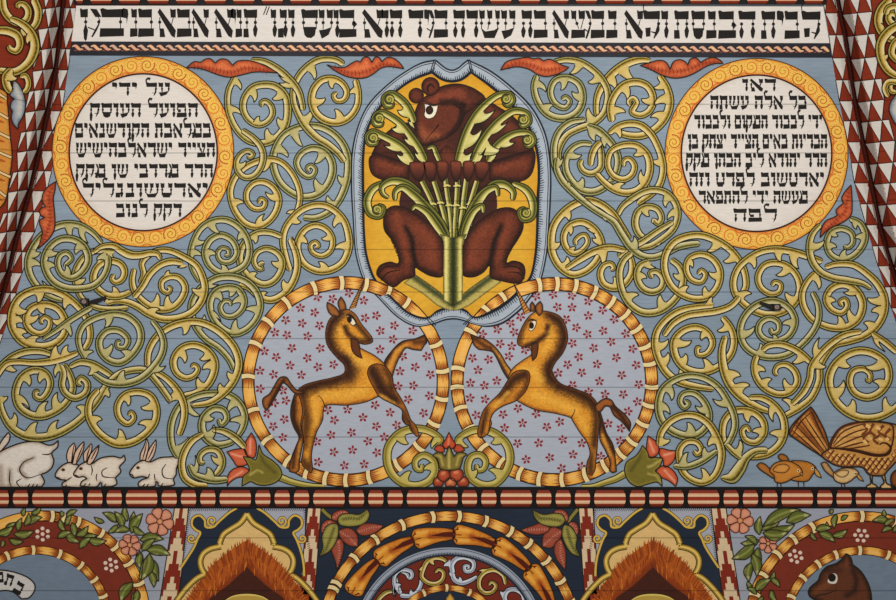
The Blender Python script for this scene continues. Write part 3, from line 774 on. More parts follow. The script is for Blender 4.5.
L('Y', 'gold spiral standing above the three rabbits', K9,
  '768,332 785,312 802,345 765,380 715,345 703,275 745,210 825,190 900,215 935,290 925,370 870,440 790,490 700,500 620,460 560,395 530,320 540,240 590,175', [4, 6, 7, 7, 7.5, 7.5, 8, 8.5, 8.5, 8, 7, 6], '745,220>765,275 910,250>842,280 910,410>825,385 700,495>708,412 555,390>612,358', GOLD)
# ---------------------------------------------------------------- vines, side of the turkey
VZ[0] = 2.0
GR = 'scrolling vines on the side of the turkey'
N1, N2, N3, N4, N5, N6 = K(530, 50), K(530, 140), K(550, 220), K(630, 220), K(746, 190), K(746, 270)
N7, N8, N9, N10, N11, N12 = K(640, 290), K(746, 330), K(640, 350), K(616, 400), K(680, 230), K(660, 380, 7.467)
def R(key, label, k, s, w, b='', pal=GOLD, **kw): return vine(key, label, k, s, w, b, pal, group=GR, **kw)
R('R1', 'dull spiral under the red leaf at the upper right shoulder of the bear frame', N1,
  '190,300 210,280 238,305 210,345 150,320 122,250 150,182 220,165 290,200 315,280 290,360 220,405 140,400 80,360 35,280 25,210 42,150', [4, 6, 6.5, 7, 7.5, 8, 8, 7, 6], '195,170>182,240 310,270>250,245 90,370>140,332 40,215>95,252', GREEN)
R('R3', 'gold vine arching from the red leaf next to the medallion with eight lines', N1,
  '720,62 660,58 590,75 510,125 445,195 405,270 395,350 402,400', [5, 8, 9, 9, 8.5, 7.5, 6, 5], '560,100>628,178 450,180>505,232')
R('R2', 'vine crossing down from the red leaf by the bear frame into the narrow twin stems', N1,
  '140,72 220,58 300,72 375,118 430,175 462,240 462,310 435,385 370,440 290,470 225,505 185,560 168,620 172,665', [5, 6.5, 7, 7, 7, 7, 7.5, 7.5, 7, 7, 6], '290,70>235,140 400,160>345,190 385,425>352,345', OLIVE)
R('R4', 'narrow dull vine hugging the right edge of the bear frame', N1, '330,415 240,432 178,482 148,550 142,620 150,690 185,770 245,850', [5, 6.5, 7, 7, 7, 7, 5], '', GREEN)
R('R1b', 'round gold spiral touching the medallion with eight lines near its red leaf', N1,
  '610,325 598,300 625,285 645,310 640,290 600,290 590,330 610,370 660,390 715,360 735,290 705,220 640,192 560,210 500,280 480,350 490,430'.replace('610,325 598,300 625,285 645,310 640,290 600,290 590,330', '600,335 590,305 615,288 640,310 600,300 592,335').replace('640,310 600,300 592,335 ', '635,312 '),
  [4, 6, 6.5, 7, 7.5, 8, 8, 8, 7], '540,220>578,295 720,280>665,290 500,390>570,375')
R('R1c', 'gold vine rounding the edge of the medallion with eight lines, three leaflets inside', N1,
  '770,150 815,220 835,310 810,400 750,470 670,510 590,510 540,480 480,490'.replace(' 540,480 480,490', ' 520,490'), [6, 7.5, 8.5, 8.5, 8, 7.5, 6], '790,190>738,222 830,300>745,332 800,410>718,405')
R('R1d', 'short arched vine below the round gold spiral that touches the medallion with eight lines', N1,
  '470,500 520,460 590,440 660,450 720,500 760,570 785,640 795,720 770,810 720,860 640,920', [5, 7, 7.5, 7.5, 7, 7, 7, 7, 7.5, 5], '510,470>535,528 790,660>730,655 745,845>705,792')
R('R1e', 'small leafy vine squeezed between the narrow twin stems and the interlaced rings', N2, '340,-85 400,-60 450,-20 500,40 525,110 515,190 480,245', [6, 9, 8, 7, 7.5, 7, 6], '390,-70>395,10 470,-10>455,50', GREEN)
R('Ra1', 'left ring of the two interlaced rings right of the bear frame', N2,
  '370,25 310,20 250,50 215,110 215,180 245,240 300,295 370,310 430,290 490,240', [5, 6, 7, 7, 7.5, 8, 8, 6.5], '235,70>310,88 270,280>310,222', GREEN)
R('Ra2', 'small hook in the left ring of the interlaced pair right of the bear frame', N2, '315,118 298,140 320,185 370,200 420,165 425,90 405,15 370,75 362,150'.replace(' 405,15 370,75 362,150', ' 415,20'), [4.5, 6, 7, 7, 7, 6], '415,20>432,80', OLIVE)
R('Ra4', 'narrow upright strand crossing the hook in the interlaced rings', N2, '425,10 390,45 368,100 362,155', [6, 7, 6.5, 5], '')
R('Ra3', 'right ring of the two interlaced rings right of the bear frame, with a curl inside', N2,
  '560,160 560,125 590,112 622,150 610,205 560,235 530,225 500,215 465,170 460,120 490,60 560,30 640,35 700,90 715,170 690,250 640,300 570,315 500,295 440,250 395,200'.replace(' 530,225 500,215 465,170 460,120', ' 500,215 466,160 470,95'),
  [4, 6, 6.5, 6, 6, 7, 7.5, 8, 8, 7.5, 7, 6], '660,50>615,90 690,240>665,175 520,300>570,262')
R('R37', 'lone dull curl under the medallion with eight lines, beside its lower left rim', N2,
  '740,500 738,478 765,500 785,470 762,415 700,398 645,430 628,500 650,560 705,605', [4, 6, 6.5, 7, 7.5, 7.5, 7, 6], '700,410>715,455', OLIVE)
R('R38', 'dull loop around the lone curl under the medallion with eight lines', N2,
  '520,455 550,400 610,350 680,310 740,298 810,315 865,372 882,450 855,530 790,590 720,632 655,645', [5, 7, 7, 7, 7, 7, 7, 6], '840,340>812,405 870,440>820,480 760,605>748,640', OLIVE)
R('R39', 'straight dull stem slanting below the lone curl under the medallion with eight lines', N2,
  '855,488 760,545 680,600 590,650 525,700', [5, 6.5, 7, 7, 6], '', OLIVE)
R('R6', 'gold double spiral standing on the top of the unicorn ring right of the bear', N3,
  '160,150 150,128 180,95 210,90 225,130 190,180 140,200 95,160 82,95 115,35 190,12 265,55 305,130 300,195 268,255 205,308 130,325 60,280 15,200 8,110 25,30 80,-45 150,-95 225,-118 295,-98 372,-40 430,45 475,115',
  [4, 5, 6.5, 7, 7.5, 7.5, 7.5, 8, 8, 8, 8, 8, 7.5, 6], '110,50>120,95 255,50>210,40 300,115>250,105 130,205>155,165 15,150>60,130 70,290>100,215 70,-40>110,5')
R('R5', 'long diagonal stem from the bear frame to the loops under the medallion with eight lines', N2,
  '165,105 160,170 190,240 245,300 300,350 370,405 440,450 500,490 545,560 600,640 665,690 735,700 810,675 880,640 960,622 1015,618', [6, 7, 7.5, 7, 6.5, 6.5, 7.5, 8, 8, 7, 7, 7, 6], '165,130>200,95 215,280>225,245 460,450>470,492 600,640>618,572', GREEN)
R('R7', 'gold vine lifting from the double spiral on the ring to the long stem', N3, '95,292 180,235 270,185 360,165 450,182', [5, 7, 8, 7.5, 6], '290,185>308,265')
R('R8', 'hook shaped gold vine hanging at the crossing above the unicorn ring', N3, '360,300 380,288 365,262 322,272 300,322 322,382 380,405 440,385 485,320 488,250 472,205', [4, 6, 7, 7.5, 7.5, 7, 5], '380,395>375,340')
R('R9', 'large dull loop resting against the upper right of the unicorn ring', N3,
  '490,195 440,240 415,310 430,420 475,500 550,550 640,548 720,500 780,420 795,340 770,275 720,235', [6, 7, 7, 7.5, 8, 8, 8, 7.5, 7, 6], '460,480>530,450 690,520>662,445 790,330>735,318', OLIVE)
R('R10', 'small curl with a bulb centre inside the large dull loop', N3, '615,348 598,318 635,308 675,350 665,405 610,430 550,405 520,340 535,275 590,245', [4.5, 6.5, 7, 7.5, 7.5, 7, 6], '525,345>577,350 575,250>632,282', OLIVE)
R('R11', 'gold spiral under the medallion with eight lines whose outer loop crosses the large dull loop', N4,
  '405,325 425,300 450,325 425,370 365,355 335,290 355,230 420,205 490,230 535,300 525,390 470,455 390,470 310,445 245,390 205,290 215,200 265,130 350,95 430,92 510,120 590,170 650,240 685,320 690,400 670,435',
  [4, 6, 6.5, 7, 7, 7, 7, 7.5, 7.5, 7.5, 7, 6], '340,250>372,288 535,325>470,308 315,445>352,398 480,450>450,395 520,130>458,185 625,205>555,245')
R('R14', 'gold spiral directly below the medallion with eight lines, just above the dark metal eye', N11,
  '548,335 565,310 600,325 590,370 535,380 480,340 465,280 500,215 560,195 640,215 700,280 715,360 680,440 610,490 530,505 450,485 380,440 330,380 318,310 345,230 400,175 480,130 560,115 650,125 740,150 850,190',
  [4, 6, 6.5, 7, 7.5, 7.5, 7.5, 7, 7, 7, 7.5, 6], '640,215>570,268 700,420>632,370 410,170>440,232 610,125>605,188 690,145>710,232 360,410>428,382')
R('R17', 'gold spiral framed by the big arch at the edge above the turkey', N6,
  '578,215 560,190 590,175 605,215 570,255 510,235 478,175 510,110 580,85 655,120 695,200 670,290 600,340 520,345 450,325 390,290 345,220 335,140 365,70 415,15', [4, 6, 7, 7.5, 8, 8, 7.5, 7, 7, 6.5, 6], '640,115>580,132 500,190>535,190 650,300>618,230 545,345>545,275 400,40>432,118')
R('R15', 'dull spiral around the dark metal eye with a long tail toward the edge', N7,
  '778,225 790,258 825,245 825,195 775,168 720,195 708,250 745,295 820,305 890,270 925,190 895,115 820,68 735,72 660,115 610,185 598,265 630,340 695,385 785,402 880,385 953,336 1023,261 1063,181 1063,91 1028,11',
  [4, 6, 6.5, 7, 7, 7, 7.5, 7, 7, 7, 7, 7, 6.5, 5], '700,385>715,318 605,255>683,215 925,205>848,208 800,305>790,268', GREEN)
R('R16', 'short gold arch below the spiral around the dark metal eye', N8, '95,125 130,95 200,85 280,110 340,150 388,195', [5, 6.5, 7, 7, 7.5, 6], '330,150>275,192')
R('R18', 'small green spiral beside the red leaf at the edge under the medallion with eight lines', N5,
  '585,330 600,345 635,320 630,260 570,230 510,250 482,310 500,380 560,415 630,400 690,340 710,270 680,200 618,170', [4, 5.5, 6.5, 6.5, 6.5, 7, 7, 6.5, 5.5], '520,250>550,272 490,345>540,345 590,410>600,355 700,300>650,290 670,185>660,235', GREEN)
R('R19', 'vine descending from the red leaf at the edge and sweeping under the small green spiral', N5,
  '445,205 395,265 378,340 395,425 445,490 520,525 610,540 700,560 748,590', [5, 6.5, 7.5, 7.5, 7.5, 7.5, 6.5, 4], '385,330>467,298', OLIVE)
R('R20', 'big gold edge arch with three leaflets, coming down to the tail of the turkey', N6,
  '470,-15 540,-35 640,-30 720,20 785,85 825,170 820,260 775,340 700,395 610,425 530,447 480,500 440,580 435,660 390,760 320,820 225,876', [5, 6.5, 7, 7.5, 8, 8, 8, 7.5, 7, 7, 7, 7, 7.5, 6], '830,170>722,165 820,260>748,252 755,360>700,318 280,830>212,775')
R('R21', 'inner strand of the pair twisting down from the big edge arch', N8, '690,8 590,28 505,80 435,150 390,220 380,290 345,365 272,445', [5, 7, 7, 7, 7, 7, 5], '440,140>438,42 410,190>478,215')
R('R22', 'small gold spiral between the short arch and the twisting pair', N8,
  '190,268 172,255 185,218 235,205 290,245 305,310 260,370 190,382 110,345 60,280 48,210 65,150', [4, 6, 7, 7, 7, 7.5, 7, 6], '52,240>115,250 105,350>155,295 275,360>230,288')
R('R23', 'large gold spiral right above the back of the turkey', N8,
  '715,285 735,305 740,265 700,232 640,245 618,310 650,375 725,402 800,370 850,290 835,200 760,140 670,125 580,160 515,230 495,310 525,410 590,480 680,522 780,520 870,480 925,435', [4, 6.5, 7.5, 8, 8, 8, 8.5, 9, 9, 8.5, 8, 7], '565,165>625,215 815,175>705,215 820,350>758,310 510,380>582,298 600,490>632,412 870,490>835,398')
R('R24', 'short vine leaving the frame edge above the large spiral over the turkey', N8, '750,18 820,65 905,135', [5, 6.5, 6.5], '790,45>830,130')
R('R25', 'outer strand of the broad twin vine curving down beside the unicorn ring', N7,
  '440,92 340,100 230,125 150,180 100,250 90,330 115,420 165,500 240,550 330,575 440,592', [5, 6.5, 7, 7, 7.5, 8, 8, 8, 7, 5], '105,330>168,292 125,430>167,370 220,545>232,468 420,95>435,42')
R('R26', 'inner strand of the broad twin vine beside the unicorn ring', N7, '595,40 540,95 460,125 370,137 280,152 200,197 140,275', [6, 7, 7.5, 7.5, 7, 5])
R('R27', 'gold spiral inside the curve of the broad twin vine beside the unicorn ring', N7,
  '365,345 343,345 345,385 395,380 432,320 405,255 340,222 260,240 205,300 210,390 260,460 340,490 420,480 490,440 545,375 560,300 540,225 490,160', [4, 6, 7, 7.5, 8, 8, 7.5, 7.5, 7, 6], '215,300>308,300 415,255>368,302 225,440>270,378 400,490>372,412 520,210>460,240')
R('R28', 'thick leafy gold vine running down from the twin vine toward the turkey chicks', N9, '510,-85 490,0 497,100 530,195 590,270 680,330 778,370', [6, 8, 9.5, 9.5, 9, 8, 5], '520,170>600,158 575,260>656,212')
R('R29', 'gold vine curving down in front of the tail of the turkey to the tiny chicks', N10,
  '793,-15 873,-12 943,30 993,100 1005,180 978,260 915,315 850,335 785,340', [5, 7, 7, 7.5, 8, 8, 7.5, 5], '940,60>938,130 990,230>915,205')
R('R30', 'small looped vine above the broad leaf by the chicks', N9, '655,490 635,458 610,480 630,535 690,550 738,500 735,430 690,380 620,358 550,370 505,420 492,490 505,568', [4, 6, 7, 7.5, 7.5, 7.5, 7, 6], '655,365>652,432 735,500>668,490 500,540>470,480')
R('R31', 'dark green ring beside the unicorn ring above the tulip, on the turkey side', N9,
  '265,300 290,320 265,345 238,310 255,265 315,255 375,300 410,380 395,455 335,508 260,510 180,475 125,410 110,320 135,235 200,180 290,152 380,165 460,215 520,300 560,390 565,460 535,540 500,590',
  [4, 6, 7, 8, 8.5, 8.5, 8, 7, 7, 7, 7, 7, 6], '150,220>186,302 115,350>178,385 395,340>328,330 290,515>278,432 510,310>432,290', GREEN)
R('R33', 'gold ring with a hooked end standing right of the tulip on the turkey side', N10,
  '465,300 482,325 508,300 485,255 425,248 382,290 378,350 395,420 440,468 510,492 575,465 615,400 628,310 600,220 550,140 480,95 405,90 325,125 270,195 255,275', [4, 6, 7, 7, 7, 7.5, 8, 8, 7.5, 7, 7.5, 6], '590,240>552,278 520,490>505,408 262,240>322,232')
R('R34', 'green leafy tendril feeding into the red tulip petals on the turkey side', N10, '342,392 420,397 500,370 560,332 605,300', [5, 6.5, 7, 7, 5], '410,395>432,312 555,340>532,280', GREEN)
R('R35', 'broad leaf ended vine just left of the chicks', N10, '625,462 690,462 735,410 775,345 830,305 905,298', [3, 14, 13, 9, 7, 6], '', OLIVE, ticks=True)
R('R36', 'short stub vine between the dark green ring and the broad leaf', N10, '655,262 690,300 748,350', [5, 6.5, 5], '715,310>735,235', OLIVE)
# red leaves that end the strands
def red_leaf(parent, k, s, vein, lobes=(), label='red leaf'):
    P = pts(s, k); p = Pad()
    d = 0.0135
    V = crom(pts(vein, k))[0]
    p.fill(P, d, (206, 106, 60), edge=(4.8, (148, 56, 30), .95), marks=[(V, 3.2, (158, 62, 30), .85)], jit=.05, res=1.5)
    Lo = outline(P); p.stroke(Lo, d + 1e-4, INK, 1.2, closed=True, dense=True)
    n = len(V)
    for i in range(4, n - 4, 3):
        t = V[i + 1] - V[i - 1]; t = t / max(np.hypot(*t), 1e-6); nn = np.array((-t[1], t[0]))
        for sg in (1, -1): p.stroke([V[i], V[i] + (nn * sg * 1.1 - t * .3) * 3.0], d + 5e-5, (120, 34, 16), [.8, .3])
    p.build('red_leaf', parent, label=label)
red_leaf(STRANDS['V1'], K(130, 0), '340,405! 385,370 425,372 450,355 480,352 510,378! 540,355 580,358 615,392! 640,368 700,362 760,375 820,400 885,437! 820,432 740,432 660,450 600,462 540,452 480,430 420,410', '360,398 440,405 520,420 600,435 700,410 860,430')
red_leaf(STRANDS['V3'], K(260, 0), '400,388! 450,402 510,402 550,378 580,365 600,372! 620,345 650,345 668,375! 690,342 715,348 728,370! 760,345 800,350 835,378 860,412! 820,405 770,398 720,410 680,440 630,465 570,468 510,455 460,430', '420,395 500,430 580,440 660,420 740,385 850,408')
red_leaf(STRANDS['R1'], K(390, 0), '660,420! 690,375 740,355 775,350 800,345 830,345 860,352 890,348 915,365! 950,355 990,370 1030,392 1068,403! 1040,425 990,447 930,458 880,445 830,415 760,400 700,410', '680,410 760,380 840,390 920,420 1050,405')
red_leaf(STRANDS['R3'], K(640, 0), '0,392! 60,375 110,362 150,370 180,415! 200,370 240,358 270,372 285,390! 300,355 335,348 360,375! 400,352 440,345 475,360 495,380! 440,382 390,400 330,435 270,460 200,467 130,450 60,415', '20,393 110,420 200,430 290,415 380,380 480,375')
red_leaf(STRANDS['A1'], K(0, 180), '335,10! 330,60 320,110 325,170 330,230 325,300 295,350 260,385 230,410! 245,360 255,310 240,265 240,240 270,225! 245,210 240,180 255,165 275,160! 255,130 260,80 290,40', '325,25 295,90 300,170 300,250 270,340 235,400')
red_leaf(STRANDS['R18'], K(746, 190), '625,-30! 630,30 632,90 625,150 590,185 540,210 490,235 440,285! 450,230 475,185 520,165 545,150! 535,125 560,95 580,80! 570,50 590,10', '620,-10 600,70 590,130 540,180 450,270')
# ---------------------------------------------------------------- bear in its frame
B1, B2 = K(340, 50, 4), K(340, 180, 4)
def resample(P, n):
    L = np.asarray(P, float)[:, :2]
    s = np.concatenate([[0], np.cumsum(np.hypot(*(L[1:] - L[:-1]).T))]); t = np.linspace(0, s[-1], n)
    return np.stack([np.interp(t, s, L[:, 0]), np.interp(t, s, L[:, 1])], 1)
def band(name, parent, outer, inner, d, n=120, tick=2.3, tick_len=(.3, .5), skirt0=None, pal=((22, 26, 34), (136, 147, 160), (160, 169, 179)), rev=False, dl=(.2, .34), **kw):
    """pale ribbon between two curves with ruled lines and a fringe of short ticks on the inner side."""
    A = resample(outer, n); Bq = resample(inner, n); p = Pad()
    ink, c1, c2 = pal
    qs = [0, .11, .115, dl[0], dl[0] + .005, dl[0] + .06, dl[0] + .065, .6, .8, .805, 1]
    cs_ = [ink, ink, c1, c2, ink, ink, c2, c2, c1, ink, ink]
    vs, cs = [], []
    for q, c in zip(qs, cs_):
        Q = A * (1 - q) + Bq * q
        vs += [(x, y, d) for x, y in Q]; cs += [c] * n
    p.add(vs, cs, [(k * n + i, k * n + i + 1, (k + 1) * n + i + 1, (k + 1) * n + i) for k in range(len(qs) - 1) for i in range(n - 1)])
    p.skirt([tuple(x) for x in A] + [tuple(x) for x in Bq[::-1]], d, ink, d0=skirt0)
    o = p.build(name, parent, **kw)
    t = Pad(); s = np.concatenate([[0], np.cumsum(np.hypot(*(Bq[1:] - Bq[:-1]).T))])
    q = 1.0
    while q < s[-1]:
        a = np.array((np.interp(q, s, Bq[:, 0]), np.interp(q, s, Bq[:, 1]))); b = np.array((np.interp(q, s, A[:, 0]), np.interp(q, s, A[:, 1])))
        ln = random.uniform(*tick_len)
        t.stroke([a, a + (b - a) * ln], d + 1e-4, ink, [1.05, .7]); q += tick
    t.build('tick_fringe', o, M_LINE)
    return o
fr = thing('cartouche', 453, 330, 'tall pale blue cartouche frame with a yellow ground behind the bear', 'painted frame')
INN = pts('365,95 290,125 220,175 150,250 110,330 98,420 97,520', B1) + pts('98,60 100,200 110,300 140,390 168,428 195,457', B2)
INN_R = pts('525,95 600,150 680,220 750,310 785,420 790,520', B1) + pts('786,60 785,140 778,290 758,385 733,418 703,449', B2)
OUT = pts('382,38 330,48 260,85 180,145 110,220 65,320 45,420 43,520', B1) + pts('44,60 50,150 62,300 97,410 128,448 152,472', B2)
OUT_R = pts('513,38 600,80 680,140 770,230 822,330 840,420 846,520', B1) + pts('845,60 840,150 828,300 796,425 762,474 740,504', B2)
BOT_O = pts('150,470 230,550 300,586 372,578 420,562 460,558 500,566 532,578 590,588 650,576 720,524 742,501', B2)
BOT_I = pts('193,455 215,474 280,530 350,548 390,520 450,504 505,520 535,546 620,512 672,477 705,447', B2)
TOP_O = pts('386,40 410,60 430,74 452,78 474,68 492,52 510,38', B1)
TOP_I = pts('367,94 395,116 420,127 445,131 480,126 505,112 527,92', B1)
g = Pad()
loop = [p[:2] for p in crom(INN, False, 4)[0]] + [p for p in crom(BOT_I, False, 4)[0]][1:-1] + [p for p in crom(INN_R, False, 4)[0]][::-1] + [p for p in crom(TOP_I, False, 4)[0]][::-1][1:-1]
g.fill([tuple(p) for p in loop], 0.0024, (210, 158, 46), raw=True, res=3.0, edge=(14, (196, 134, 28), .6), jit=.03)
g.build('ground', fr)
band('border', fr, crom(OUT)[0], crom(INN)[0], 0.0034)
band('border', fr, crom(OUT_R)[0], crom(INN_R)[0], 0.0034)
band('lower_border', fr, crom(BOT_O)[0], crom(BOT_I)[0], 0.0054, 160)
band('notch', fr, crom(TOP_O)[0], crom(TOP_I)[0], 0.0036, 40)
for grp, oy, z, lw in (((((385, 40), (366, 95)), ((378, 38), (357, 98))), 50, 0.0039, 1.0), ((((511, 38), (526, 95)), ((518, 38), (534, 98))), 50, 0.0039, 1.0),
                        ((((350, 545), (384, 582)), ((340, 548), (372, 586))), 180, 0.0058, .9), ((((535, 545), (500, 580)), ((527, 545), (492, 578))), 180, 0.0058, .9)):
    q = Pad()
    for a, b in grp: q.stroke([(340 + a[0] / 4, oy + a[1] / 4), (340 + b[0] / 4, oy + b[1] / 4)], z, (30, 34, 44), lw)
    q.build('mitre_line', fr, M_LINE)

bear = thing('bear', 453, 284, 'reddish brown bear sitting upright and hugging the olive palm bouquet', 'bear')
BR, BD, BH = (92, 40, 24), (30, 15, 11), (122, 58, 34)
def fur(p, s, k, d, col, n, ln, dirv, w=1.0):
    L = crom(pts(s, k))[0]
    for i in np.linspace(0, len(L) - 1, n).astype(int):
        j = (random.uniform(-.5, .5), random.uniform(-.5, .5))
        l = ln * random.uniform(.6, 1.2)
        v = np.array(dirv, float) + np.array(j) * .5
        p.stroke([L[i], L[i] + v * l], d, col, [w, .25])
p = Pad()
# back and shoulders
p.fill(pts('297,285 245,292 185,330 145,378 120,440 126,490 172,520 300,560 600,560 732,522 772,480 776,400 742,322 690,262 632,225 590,198 540,155 470,134 400,147 345,182', B1), 0.0062, (66, 31, 21), edge=(8, (30, 15, 12), .9),
       marks=[(pts('560,200 640,260 720,360', B1), 14, (112, 52, 34), .8), (pts('160,380 200,350 250,320', B1), 10, (110, 50, 32), .8), (pts('420,400 440,440', B1), 12, (110, 50, 32), .8), (pts('500,330 560,300', B1), 8, BD, .7)], jit=.05)
p.fill(pts('245,40! 240,110 330,210 600,210 628,110 622,30!', B2), 0.0060, (60, 30, 24), jit=.05, res=3)
# haunches
LEG = '172,168 180,125 212,103 258,108 330,150 392,205 413,250 412,385 365,386 318,362 302,352 300,385 255,402 215,430 168,402 145,376 158,342 200,326 232,332 228,290 205,240 178,205'
p.fill(pts(LEG, B2), 0.0068, (98, 44, 26), edge=(8.5, (30, 14, 10), .97), marks=[(pts('262,190 285,230 292,290 305,345', B2), 5, BD, .95), (pts('320,190 360,240 370,320', B2), 14, BH, .75), (pts('225,130 235,170 250,230 262,320', B2), 7, BH, .7), (pts('190,365 230,360', B2), 5, BH, .6), (pts('178,180 205,240 228,320', B2), 6, BD, .6), (pts('380,380 320,360', B2), 6, BD, .6)], jit=.11, res=1.5)
LEGR = '735,180 725,140 690,112 640,112 565,155 515,205 494,250 490,380 530,390 575,370 597,345 600,390 640,404 722,412 742,372 732,335 690,322 668,330 680,290 712,240 730,205'
p.fill(pts(LEGR, B2), 0.0068, (98, 44, 26), edge=(8.5, (30, 14, 10), .97), marks=[(pts('645,185 620,240 610,290 597,345', B2), 5, BD, .95), (pts('580,190 540,240 530,320', B2), 14, BH, .75), (pts('680,140 670,190 650,250 640,320', B2), 7, BH, .7), (pts('660,365 710,360', B2), 5, BH, .6), (pts('728,190 690,280 668,325', B2), 6, BD, .6), (pts('500,380 560,370', B2), 6, BD, .6)], jit=.11, res=1.5)
for s in ('150,382 175,352 205,345 242,345', '165,402 190,372 240,360', '735,378 715,352 680,346 655,350', '738,395 715,372 668,368'):
    p.stroke(pts(s, B2), 0.0071, (30, 16, 12), [1.2, 1.4, .6])
fur(p, '262,190 285,230 292,290 302,340', B2, 0.0070, (26, 14, 10), 26, 3.6, (.8, .5), .9)
fur(p, '645,185 620,240 610,290 600,340', B2, 0.0070, (26, 14, 10), 26, 3.6, (-.8, .5), .9)
fur(p, '180,200 205,245 228,300', B2, 0.0070, (30, 16, 12), 18, 3.2, (.9, .4), .9)
fur(p, '728,200 700,250 680,295', B2, 0.0070, (30, 16, 12), 18, 3.2, (-.9, .4), .9)
# forearms
p.fill(pts('118,428 150,415 230,440 282,448! 276,516! 172,521 126,495', B1), 0.0072, (92, 40, 25), edge=(7.5, (30, 14, 11), .95), marks=[(pts('160,450 260,475', B1), 8, BH, .75)], jit=.11, res=1.6)
p.fill(pts('776,402 700,416 640,436 598,446! 596,520! 735,523 770,490', B1), 0.0072, (92, 40, 25), edge=(7.5, (30, 14, 11), .95), marks=[(pts('730,450 610,480', B1), 8, BH, .75)], jit=.11, res=1.6)
fur(p, '190,424 240,440 280,448', B1, 0.0074, (34, 18, 12), 18, 3.0, (.3, .9), .9)
fur(p, '600,446 660,428 720,412', B1, 0.0074, (34, 18, 12), 20, 3.0, (-.3, .9), .9)
fur(p, '200,516 276,514', B1, 0.0074, (34, 18, 12), 12, 3.0, (.1, -.9), .9)
fur(p, '600,518 700,520', B1, 0.0074, (34, 18, 12), 14, 3.0, (-.1, -.9), .9)
# head
HEAD = '345,182 318,205 300,245 296,290 300,325 306,348 300,362 318,372 340,382 372,372 430,352 470,322 492,285 500,262 560,215 580,190 540,156 470,136 400,149'
p.fill(pts(HEAD, B1), 0.0070, (96, 44, 27), edge=(6.5, (34, 16, 12), .95), marks=[(pts('318,320 345,350 385,345', B1), 9, (142, 74, 44), .9), (pts('360,200 420,190 480,170', B1), 12, (130, 60, 38), .7), (pts('492,225 490,270 470,320 440,345', B1), 6, BD, .9), (pts('405,210 450,207 488,222', B1), 6, BD, .8), (pts('350,195 420,170 500,175', B1), 6, (120, 58, 36), .6), (pts('300,250 302,320', B1), 4, BD, .7), (pts('520,180 550,200', B1), 8, (70, 34, 22), .7)], jit=.11, res=1.5)
fur(p, '452,215 478,235 470,280 445,320', B1, 0.0073, (40, 20, 14), 24, 4.0, (.7, .5), 1.0)
fur(p, '400,400 425,380 450,395', B1, 0.0073, (44, 22, 16), 12, 6.0, (0, 1), .9)
p.stroke(pts('395,298 380,318 362,338 344,362', B1), 0.0073, (34, 18, 14), [1.6, .9, .6])
p.stroke(pts('296,300 300,345 318,372 340,382 372,372 430,352', B1), 0.0073, (28, 14, 10), [.6, 1.2, .8])
p.disc(340 + 312 / 4, 50 + 358 / 4, 3.2, 3.4, 0.0073, (48, 24, 18), 16, col2=(96, 52, 38))
p.build('body', bear)
for x, y, r, dz in ((305, 183, 31, 0), (362, 146, 37, .0003)):
    e = Pad(); cx, cy = 340 + x / 4, 50 + y / 4
    L_ = [(cx + r / 4 * math.cos(a), cy + r / 4 * 1.02 * math.sin(a), False) for a in np.linspace(0, 6.283, 18)[:-1]]
    e.fill(L_, 0.0076 + dz, (98, 44, 28), edge=(4.4, (30, 14, 11), .95), res=1.3, jit=.05)
    if r > 35: e.stroke([(cx - 2, cy + 6), (cx - 3, cy + 1), (cx + 1, cy - 2), (cx + 4, cy + 2)], 0.0081, (40, 20, 14), [1.6, 2.4, 1.0])
    e.build('ear', bear)
for pl in ('278,452 300,446 332,450 342,470 334,505 318,528 300,520 285,495', '336,452 360,444 380,452 386,480 376,520 362,530 345,512 338,480', '388,446 410,442 430,448 434,480 424,516 408,530 394,512 388,480',
           '442,446 462,442 484,448 488,480 478,518 466,530 450,514 442,480', '492,448 514,442 536,450 538,480 524,516 510,528 496,510 492,480', '542,450 566,444 592,450 598,470 584,505 566,528 548,512 540,480'):
    c = Pad(); P_ = pts(pl, B1)
    c.fill(P_, 0.0106, (132, 62, 40), edge=(2.4, (28, 13, 9), .95), grad=((0, 162), (0, 179), (50, 23, 16)), res=1.3, jit=.06)
    c.build('claw', bear)
e = Pad()
e.fill(pts('337,214! 350,218 372,224 392,221! 388,245 374,269 350,275 337,263 340,240', B1), 0.0075, (224, 214, 190))
e.stroke(outline(pts('337,214! 350,218 372,224 392,221! 388,245 374,269 350,275 337,263 340,240', B1)), 0.0076, INK, .9, closed=True, dense=True)
e.disc(340 + 358 / 4, 50 + 241 / 4, 3.9, 4.5, 0.0078, (34, 18, 14), 18, col2=(60, 30, 22))
e.disc(340 + 350 / 4, 50 + 222 / 4, 1.2, .8, 0.0079, (210, 210, 210), 8)
e.stroke(pts('332,204 352,211 376,219 400,214', B1), 0.0077, INK, [.6, 1.3, .6])
e.build('eye', bear)

# ---------------------------------------------------------------- palm bouquet
bq = thing('palm_bouquet', 453, 303, 'olive palm bouquet with curled fronds clasped between the paws of the bear', 'bouquet')
PALM = dict(ink=(26, 26, 12), rim=(108, 106, 38), band=(54, 58, 20), mid=(112, 108, 40), lite=(172, 160, 78), hi=(208, 196, 128), tick=(50, 50, 16))
p = Pad()
def stalk(s, k, w, d, nodes=()):
    L, _ = crom(pts(s, k)); ww = np.full(len(L), w, float)
    pad, *_r = strand_mesh(L, None, ww, d, PALM, ticks=False, cap=(False, False))
    p.add(pad.v, pad.c, pad.f)
    for x, y in nodes: 
        cx, cy = k[0] + x / k[2], k[1] + y / k[2]
        p.stroke([(cx - w * .75, cy + .8), (cx, cy - .3), (cx + w * .75, cy + .8)], d + 2e-4, (206, 192, 110), [1, 1.8, 1]); p.stroke([(cx - w * .7, cy + 2), (cx + w * .7, cy + 2)], d + 2e-4, INK, .7)
